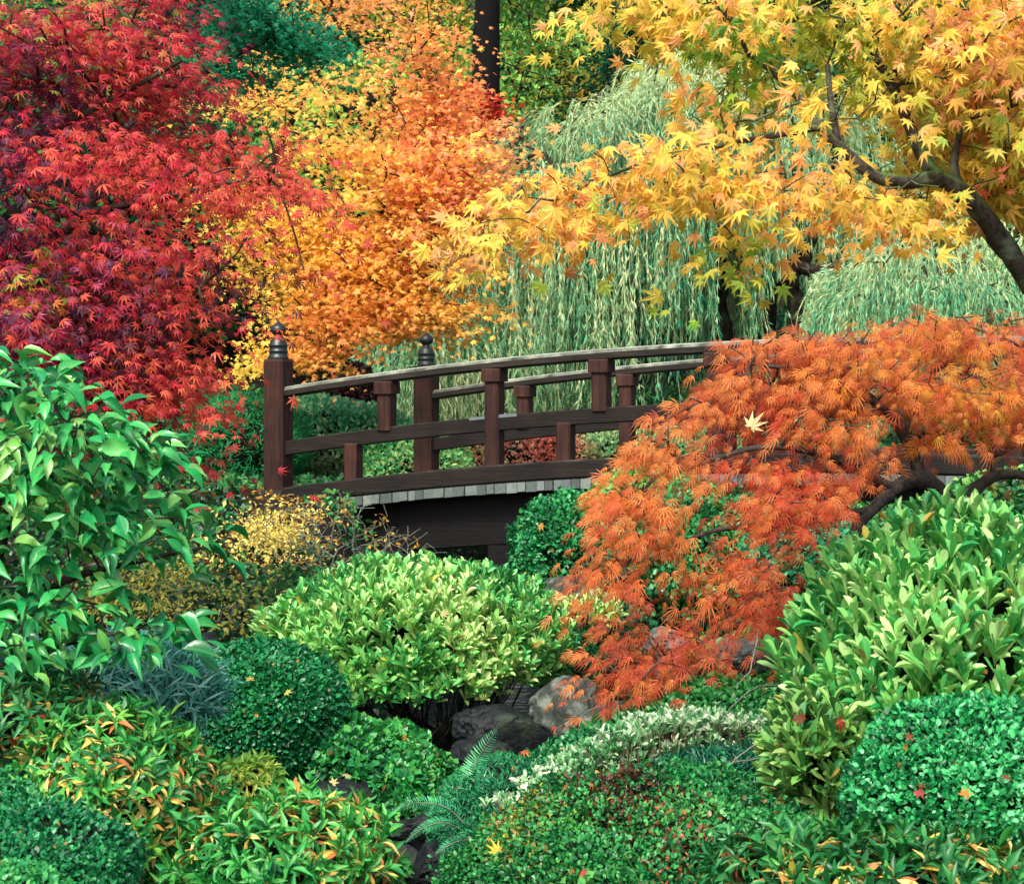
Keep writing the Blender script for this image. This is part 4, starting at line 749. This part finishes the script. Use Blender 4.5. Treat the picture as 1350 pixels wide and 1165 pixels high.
small_shrub('clipped_mound', 'green mound behind the bottom left one at the left edge', 'shrub', blob(10, 1090, 5.3, 120, 65, .3), 18000, .016, gcol(['#0c5a34', '#178048', '#3a9a50'], 4, .28, .3, 5, .85), M_SMALL, bump=.06, freq=5, seed=8, zlo=-.9, k=.92, layers=.05)
# loose azalea right of the ball
small_shrub('azalea', 'loose green azalea sloping down right of the clipped ball', 'shrub', blob(480, 1005, 7.9, 70, 55, .3), 7500, .034, gcol(['#0c4a28', '#1c7a3c', '#3a9a48', '#5aac4c'], 3, .3), M_SMALL, bump=.16, freq=4, seed=1, zlo=-.9, k=.78, layers=.14)
small_shrub('azalea', 'loose green azalea overhanging the stream below the pale rhododendron', 'shrub', blob(540, 1040, 7.7, 62, 45, .25), 6000, .034, gcol(['#0c4a28', '#1c7a3c', '#3a9a48', '#6ab04c'], 3, .3), M_SMALL, bump=.16, freq=4, seed=3, zlo=-.9, k=.78, layers=.14)

# ------------------------------------------------------------------ mounds of the right bank
small_shrub('groundcover_mound', 'wide low mound of tiny-leaved green groundcover with russet patches at bottom centre right', 'groundcover', blob(870, 1215, 6.0, 290, 195, .8), 100000, .0155,
     gcol(['#0f5a30', '#1c803c', '#35984a', '#5cb050'], 3, .28, .35, 6, .85, [(P(810, 1045, 6.0) + A([0, 0, .03]), .13, ['#5a3020', '#6a3824', '#3c2018'], .6), (P(680, 1085, 6.), .11, ['#a8923a', '#a87a3c', '#8a8a3c'], .4), (P(1000, 1080, 6.), .08, ['#8a4a30', '#7a6a3c'], .15), (P(900, 1110, 5.6), .12, ['#5a3424', '#a85c38'], .3), (P(720, 1110, 6.), .15, ['#86a83c', '#9aa83a'], .15)]), M_SMALL, bump=.06, freq=5, seed=3, zlo=-.5, k=.92, layers=.045)
small_shrub('groundcover_mound', 'blue-green soft groundcover mound on the stream side of the russet-patched one', 'groundcover', blob(660, 1110, 7.3, 95, 105, .45), 24000, .024, gcol(['#0c5a3c', '#1c8050', '#35a068', '#2c9a50'], 3, .28, .3, 5, .85), M_SMALL, bump=.06, freq=4, seed=2, zlo=-.7, k=.92, layers=.06, tpl=T_THIN, wid=1.6)
small_shrub('juniper', 'teal spreading juniper behind the russet-patched mound', 'shrub', blob(950, 1050, 7.0, 120, 72, .4), 20000, .03, gcol(['#0f5a44', '#1c7a5a', '#35946a'], 3, .28, .3, 5, .85), M_SMALL, bump=.1, freq=4, seed=5, zlo=-.6, k=.88, layers=.08, tpl=T_THIN, wid=1.3)
small_shrub('groundcover_mound', 'fresh green low mound beneath the drooping end of the feathery orange maple', 'groundcover', blob(950, 960, 7.9, 130, 60, .4), 18000, .026, gcol(['#135a2c', '#2c8a3c', '#4aa048'], 3, .28, .3, 5, .85), M_SMALL, bump=.08, freq=4, seed=6, zlo=-.6, k=.9, layers=.06)
small_shrub('groundcover_mound', 'green low mound in front of the grey boulders', 'groundcover', blob(800, 1060, 7.5, 130, 90, .5), 22000, .024, gcol(['#135a34', '#24804a', '#3fa055'], 3, .28, .3, 5, .85), M_SMALL, bump=.05, freq=4, seed=6, zlo=-.6, k=.92, layers=.05)
def edging():
    b = P(840, 1010, 7.1); root = thing('variegated_groundcover', 'band of white-edged upright pale leaves running over the top of the groundcover mound', 'groundcover', b)
    n = 900; t = rng.random(n) ** .75; a = np.stack([P(x, y, d) for x, y, d in zip(np.interp(t, [0, .35, .7, 1], [672, 760, 880, 1010]), np.interp(t, [0, .35, .7, 1], [1058, 996, 950, 958]), np.interp(t, [0, .35, .7, 1], [6.75, 7.0, 7.05, 7.1]))])
    w = np.interp(t, [0, .4, .8, 1], [.03, .08, .12, .1]); a[:, 2] += rng.uniform(-1, .25, n) * w * .9; a[:, 1] += rng.uniform(-1., 1, n) * w; a[:, 0] += rng.normal(0, .03, n)
    ax = nz(A([0, -.3, 1]) + gs(n, .25)); pos, nrm, tip = whorl_leaves(a, ax, 6, .6, .035); N = len(pos)
    leaves('foliage', T_RHO2, pos, nrm, tip, .036 * rng.uniform(.7, 1.2, N), gcol(['#4c9a5a', '#84bc84', '#b4d8a8', '#dcecc8', '#eef4e0'], 5, .3)(pos), M_SMALL, root, smooth=True)
    v, f = segs_mesh(a - A([0, 0, .12]), a, np.full(n, .003), np.full(n, .002), 4); mesh('stems', v, f, M_TWIG, root)
edging()

# ------------------------------------------------------------------ foreground leafy shrubs
def pieris(label, bl, nw, size, cols, base, yel, seed=1, name='andromeda', per=9, zlo=-.5, yelf=.52, k=.6, ang=1.0, up=.35, nst=50):
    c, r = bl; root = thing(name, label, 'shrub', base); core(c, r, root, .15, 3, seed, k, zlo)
    p, nr, s = mound_pts(c, r, nw, .16, 4, seed, zlo, .16); ax = nz(nr * .9 + A([0, -.1, up]) + gs(len(p), .3)); pos, nrm, tip = whorl_leaves(p, ax, per, ang, size, .25); N = len(pos)
    tip[:, 2] -= .15; col = gcol(cols, 3, .3, .3, seed, .8)(pos)
    yw = np.repeat((noise(p, 3.5, seed + 2) + rng.normal(0, .45, len(p))) > 1.0 - yelf * 3, per) & (np.tile(np.arange(per), len(p)) >= per * .45) & (rng.random(N) < .8)
    hsx = A([srgb(h) for h in yel]); col[yw] = hsx[rng.integers(0, len(hsx), yw.sum())] * rng.uniform(.75, 1.1, (yw.sum(), 1))
    leaves('foliage', T_PIE, pos, nrm, tip, size * np.clip(rng.normal(1, .2, N), .5, 1.5), col, M_SMALL, root, smooth=True); stems(c - A([0, 0, r[2] * .3]), r, A(base, float), nst, root, .005, k=.95)
    return root
YL = ['#d8b850', '#e0c868', '#d0c060', '#c99448', '#b8703c', '#e0d078']
pieris('green and yellow narrow-leaved shrub at bottom left beside the stream', blob(150, 1085, 5.5, 150, 142, .4), 700, .046, ['#146a34', '#2c9a44', '#52b04c', '#8cc850'], P(190, 1300, 5.5) * A([1, 1, 0]) + A([0, 0, .4]), YL, 2)
pieris('green shrub with golden older leaves at bottom centre left reaching the stream', blob(370, 1140, 5.2, 135, 85, .35), 460, .046, ['#146a34', '#2c9a44', '#5cb850'], P(370, 1330, 5.2) * A([1, 1, 0]) + A([0, 0, .35]), YL, 3)
pieris('sparse orange-tinged shrub at the left edge above the green mounds', blob(50, 960, 5.7, 90, 65, .3), 170, .05, ['#1c6a34', '#2c8a4a', '#4fa050'], P(40, 1150, 5.7) * A([1, 1, 0]) + A([0, 0, .4]), YL + ['#b84a2c'], 4, yelf=.3)
pieris('lime green tuft between the clipped ball and the golden-leaved shrub', blob(330, 1040, 6.1, 42, 45, .15), 110, .032, ['#7db83c', '#a0cc48', '#5fa83c'], P(330, 1150, 6.1) * A([1, 1, 0]) + A([0, 0, .4]), ['#d8d860'], 5, yelf=.1)
pieris('yellow and green leaved shrub along the bottom right below the tiny-leaved mound', blob(1180, 1160, 4.5, 180, 62, .3), 300, .046, ['#145a2c', '#24803a', '#4a9a3c'], P(1180, 1330, 4.5) * A([1, 1, 0]) + A([0, 0, .45]), YL + ['#a8a03a'], 6, yelf=.3)
pieris('brown-leaved sparse shrub at bottom right of centre', blob(1010, 1140, 4.8, 80, 50, .25), 95, .046, ['#1c6a34', '#35904a', '#4fa850'], P(1010, 1300, 4.8) * A([1, 1, 0]) + A([0, 0, .45]), ['#a85c2c', '#d89a3c', '#7a4426'], 7, yelf=.28, k=.3)
rhodo('white-edged small shrub in the bottom right between yellowing leaves', blob(1070, 1150, 4.7, 65, 40, .15), 90, 7, .03, gcol(['#8cc49a', '#c9e0c8', '#eef2e0'], 4), P(1070, 1200, 4.7), kcore=False, nst=10, strad=.002, name='variegated_shrub', cat='shrub', tpl=T_RHO2)
# blue-green blade-leaved clump
def blades(label, bl, n, per, size, cols, name='lily_turf'):
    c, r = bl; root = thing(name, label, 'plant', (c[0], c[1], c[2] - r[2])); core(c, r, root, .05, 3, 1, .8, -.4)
    p, nr, s = mound_pts(c, r, n, .12, 4, 3, -.2, .12); ax = nz(nr + A([.25, -.2, .4]) + gs(len(p), .2)); pos, nrm, tip = whorl_leaves(p, ax, per, 1.15, size, .2); N = len(pos)
    leaves('foliage', T_LANCE, pos, nrm, tip, size * rng.uniform(.7, 1.3, N), gcol(cols, 3, .3, .3, 2, .9)(pos), M_SMALL, root, smooth=True)
blades('blue-green fine-bladed plant spreading left of the clipped ball', blob(150, 925, 6.7, 135, 75, .4), 620, 8, .085, ['#1c6a5a', '#35947a', '#6ab8a0', '#9ad0b8'])
blades('blue-green fine-bladed plant at the far left edge under the camellia', blob(10, 920, 6.5, 80, 70, .3), 260, 8, .085, ['#1c6a5a', '#2c8a6a', '#5aac90'])

# ------------------------------------------------------------------ low growth and leaf litter on the ground
def scatter(name, label, cat, n, x, y, tpl, size, cols, mat, lift, thr, tilt, seed, freq=1.2):
    q = np.stack([rng.uniform(x[0], x[1], n), y[0] + (y[1] - y[0]) * rng.random(n) ** 1.3, np.zeros(n)], 1); q[:, 0] *= .35 + .65 * q[:, 1] / y[1]
    q = q[(np.abs(q[:, 0] - stream_x(q[:, 1])) > stream_w(q[:, 1]) * .9) & (noise(q, freq, seed) > thr)]
    q[:, 2] = terrain(q[:, 0], q[:, 1]) + rng.random(len(q)) * lift; N = len(q)
    o = leaves(name, tpl, q, A([0, 0, 1.]) + gs(N, tilt), gs(N) + A([0, 0, .3]), size * rng.uniform(.6, 1.3, N) * (1 + .02 * q[:, 1]), gcol(cols, 1.5, .3)(q), mat, None)
    prop(o, label, cat, kind='stuff')
scatter('ground_cover', 'low leafy green growth carpeting the banks', 'groundcover', 120000, (-9, 9), (5, 36), T_ROUND, .045, ['#0f3a20', '#1c5a2c', '#2f7a38', '#4a9044'], M_SMALL, .09, -.45, .7, 3)
scatter('leaf_litter', 'brown and ochre fallen leaves lying over the soil', 'leaf litter', 26000, (-9, 9), (5, 34), T_MAP5, .035, ['#4a2a16', '#7a4420', '#a86a2c', '#b88a3a'], M_MAPLE, .02, -2, .3, 5)

# ------------------------------------------------------------------ rocks and stream edge
RK = [('large grey boulder under the drooping end of the feathery orange maple', 745, 940, 9., 52, 52, .2, 1, M_ROCK), ('grey boulder right of the largest one', 800, 965, 8.7, 50, 38, .2, 2, M_ROCK), ('dark slanted rock left of the large boulder beneath the pale rhododendron', 655, 965, 9., 45, 40, .2, 3, M_ROCKD),
      ('low flat dark rock in front of the slanted one', 640, 995, 8.7, 45, 18, .15, 4, M_ROCKD), ('smooth rounded dark rock beside the clipped ball with fallen leaves on it', 462, 1060, 7.6, 54, 48, .17, 5, M_ROCKD), ('pale grey rock left of centre under the feathery orange maple', 880, 852, 9.6, 34, 22, .18, 6, M_ROCKL),
      ('pale grey rock further right under the feathery orange maple', 985, 862, 9.6, 34, 24, .18, 7, M_ROCKL), ('black wet rock right of the grey boulders', 860, 945, 8.8, 35, 30, .15, 8, M_ROCKD), ('dark rock at the edge of the dark azalea', 745, 790, 11, 28, 35, .15, 9, M_ROCK),
      ('wet rock in the stream beside the clipped ball', 555, 1085, 7.5, 52, 28, .18, 3, M_ROCKD), ('small wet rock at the bottom in the stream', 495, 1140, 7.2, 35, 30, .15, 2, M_ROCKD), ('wet rock on the far side of the stream bottom', 580, 1150, 7.1, 40, 35, .15, 6, M_ROCKD),
      ('shaded bluish rock behind the yellow shrub', 265, 860, 9.5, 35, 30, .15, 7, M_ROCKD), ('rough stone of the bank under the left bridge end', 375, 730, 16.3, 45, 50, .5, 8, M_ROCKD), ('mossy rock below the deck end behind the bare shrub', 470, 760, 15.6, 50, 40, .5, 9, M_ROCKD), ('stone at the water under the bridge', 720, 800, 14.5, 60, 35, .4, 4, M_ROCKD)]
for lab, px, py, d, rx, ry, rd, sd, m in RK: rock(lab, px, py, d, rx, ry, rd, m, sd, yaw=sd * .5)

# ------------------------------------------------------------------ ferns
def fern(label, fronds, base):
    root = thing('fern', label, 'fern', base); pos, tip, nrm, sz = [], [], [], []; tb = []
    for pts, wmax in fronds:
        q = smoothpath(pts, 14); tb.append(tube(q, [.004, .002, .001], 5)); n = len(q); d = nz(np.gradient(q, axis=0)); f0 = nz(np.cross(d, A([.1, -1., .25]))); 
        for i in range(2, n):
            u = i / n; w = wmax * (sin(pi * min(1, u * .9 + .1)) ** .7) * (1.05 - u * .45)
            for sgn in (-1, 1): pos.append(q[i]); tip.append(f0[i] * sgn + d[i] * .35 + A([0, 0, -.1])); nrm.append(np.cross(f0[i], d[i]) + gs(1, .1)[0]); sz.append(w)
    pos, tip, nrm, sz = map(A, (pos, tip, nrm, sz))
    leaves('frond', T_LANCE, pos, nrm, tip, sz, gcol(['#2c9a6a', '#4ab87c', '#7cd094'], 4, .2, .3, 1, 1.)(pos), M_SMALL, root, wid=np.full(len(pos), 1.3)); v, f = join(tb); mesh('stalk', v, f, M_GTWIG, root, smooth=True)
fern('single upright green fern frond rising in front of the dark hollow', [([P(617, 1075, 7.2), P(620, 1040, 7.2), P(630, 1000, 7.2), P(655, 962, 7.15)], .06)], P(617, 1085, 7.2))
fern('arching low fern fronds over the stream at bottom centre', [([P(625, 1100, 7.), P(590, 1065, 6.95), P(550, 1058, 6.9), P(520, 1068, 6.85)], .035), ([P(625, 1105, 7.), P(590, 1085, 6.9), P(560, 1090, 6.85), P(535, 1110, 6.8)], .03), ([P(628, 1105, 7.), P(600, 1110, 6.8), P(575, 1125, 6.75)], .03)], P(628, 1110, 7.))
# bare arching twigs over the juniper
def whips(label, paths, rad, base, mat):
    root = thing('bare_twigs', label, 'twigs', base); 
    for p in paths: v, f = tube(smoothpath(p, 6, .002), [rad, rad * .4], 5); mesh('twig', v, f, mat, root, smooth=True)
whips('thin bare grey twigs arching over the juniper beside the pale rhododendron branch', [[P(1040, 975, 6.9), P(1010, 975, 6.8), P(970, 1000, 6.7), P(950, 1030, 6.6)], [P(1040, 978, 6.9), P(1015, 990, 6.8), P(990, 1040, 6.6), P(972, 1062, 6.5)], [P(1040, 978, 6.9), P(1000, 1000, 6.8), P(930, 1005, 6.7)], [P(1030, 905, 7.3), P(1000, 905, 7.2), P(965, 930, 7.1), P(950, 960, 7.)], [P(1000, 830, 7.8), P(990, 880, 7.7), P(970, 905, 7.6)]], .004, P(1040, 980, 6.9), M_GTWIG)

# ------------------------------------------------------------------ fallen leaves
def fallen(label, px, py, d, size, cols, tpl=T_MAP7, nrm=(0, -.6, .8), tip=None):
    c = P(px, py, d); pos = A([[0., 0, 0]]); t = A([tip]) if tip is not None else gs(1)
    o = leaves('fallen_leaf', tpl, pos, A([nrm], float) + gs(1, .1), t, size, A([srgb(cols)]), M_MAPLE, None); o.location = tuple(c)
    return prop(o, label, 'leaf')
fallen('large pale cream maple leaf caught on top of the feathery orange maple', 990, 562, 8.0, .075, '#f0d8a0', tip=(.5, -.1, .7))
fallen('bright yellow star leaf lying on the russet-patched mound at the bottom', 655, 1122, 5.6, .04, '#f5d850', tip=(-.3, 0, 1))
for lab, px, py, d, s, c in [('pale leaf on top of the smooth dark rock', 455, 1022, 7.42, .035, '#e8dca0'), ('yellowish leaf at the left on the smooth dark rock', 438, 1032, 7.4, .03, '#d8cc80'), ('tan leaf on the upper face of the clipped ball', 330, 896, 7.6, .03, '#b8a860'), ('yellow leaf right of centre on the clipped ball', 377, 912, 7.6, .03, '#c9c060'),
      ('orange leaf on the large grey boulder', 742, 928, 8.78, .045, '#d85a30'), ('smaller orange leaf low on the large grey boulder', 733, 958, 8.78, .035, '#c9522c'), ('orange leaf on the second grey boulder', 802, 945, 8.5, .035, '#d8603a'), ('red leaf on the tiny-leaved mound at right', 1210, 1042, 4.6, .025, '#a83a3c'), ('orange leaf on the tiny-leaved mound at right', 1270, 1048, 4.6, .025, '#d88a3c'),
      ('brown leaf near the right edge on the tiny-leaved mound', 1325, 1022, 4.6, .022, '#8a4a34'), ('brown leaf at the top of the tiny-leaved mound', 1195, 972, 4.75, .024, '#8a5030'), ('orange leaf on the blue-green stream-side mound', 690, 990, 7.3, .035, '#d87840'), ('rust red leaf low on the russet-patched mound', 766, 1150, 5.35, .025, '#b84a3c'), ('tan leaf left on the russet-patched mound', 722, 1120, 5.5, .025, '#c98a4c'),
      ('dark red leaf among the large-leaved rhododendron shoots', 1058, 948, 6.0, .04, '#8a1c20'), ('crimson leaf right of the other in the large-leaved rhododendron', 1110, 950, 6.0, .04, '#9a2024'), ('yellow leaf at the front edge of the pale rhododendron', 638, 921, 8.95, .035, '#e0e070'), ('orange leaf tucked in the dark azalea by the bridge', 715, 692, 11.85, .05, '#e0a04c'), ('peach leaf on the side of the pale rhododendron', 583, 808, 9., .04, '#d8c88a')]:
    fallen(lab, px, py, d, s, c, T_MAP5 if s < .034 else T_MAP7S)

def strew(label, group, bl, n, size, cols):
    """fallen maple leaves lying on the camera side of a mound"""
    c, r = bl; k = 0
    while k < n:
        d = nz(gs(1))[0]
        if d[2] < .25 or d[1] > .3: continue
        q = c + d * r * 1.03; nr = nz(d / r); h = cols[rng.integers(len(cols))]
        o = leaves('fallen_leaf', T_MAP7S, A([[0., 0, 0]]), A([nr]) + gs(1, .25), gs(1), size * rng.uniform(.7, 1.2), A([srgb(h)]) * rng.uniform(.7, 1.1), M_MAPLE, None)
        o.location = tuple(q); prop(o, label, 'leaf', group); k += 1
ST = ['#c9783c', '#b85a30', '#d89a4c', '#a86a3c', '#c9a860']
strew('small fallen leaf strewn over the clipped ball', 'fallen leaves on the clipped ball', blob(350, 945, 7.9, 112, 100, .33), 5, .026, ST)
strew('small fallen leaf strewn over the russet-patched mound', 'fallen leaves on the russet-patched mound', blob(870, 1215, 6.0, 290, 195, .8), 12, .022, ST)
strew('small fallen leaf strewn over the tiny-leaved right mound', 'fallen leaves on the right mound', blob(1265, 1040, 4.9, 150, 118, .3), 4, .018, ST)
strew('small fallen leaf strewn over the pale central rhododendron', 'fallen leaves on the central rhododendron', blob(545, 858, 9.6, 205, 100, .62), 6, .034, ST)
strew('small fallen leaf strewn over the blue-green stream-side mound', 'fallen leaves on the stream-side mound', blob(660, 1110, 7.3, 95, 105, .45), 4, .026, ST)
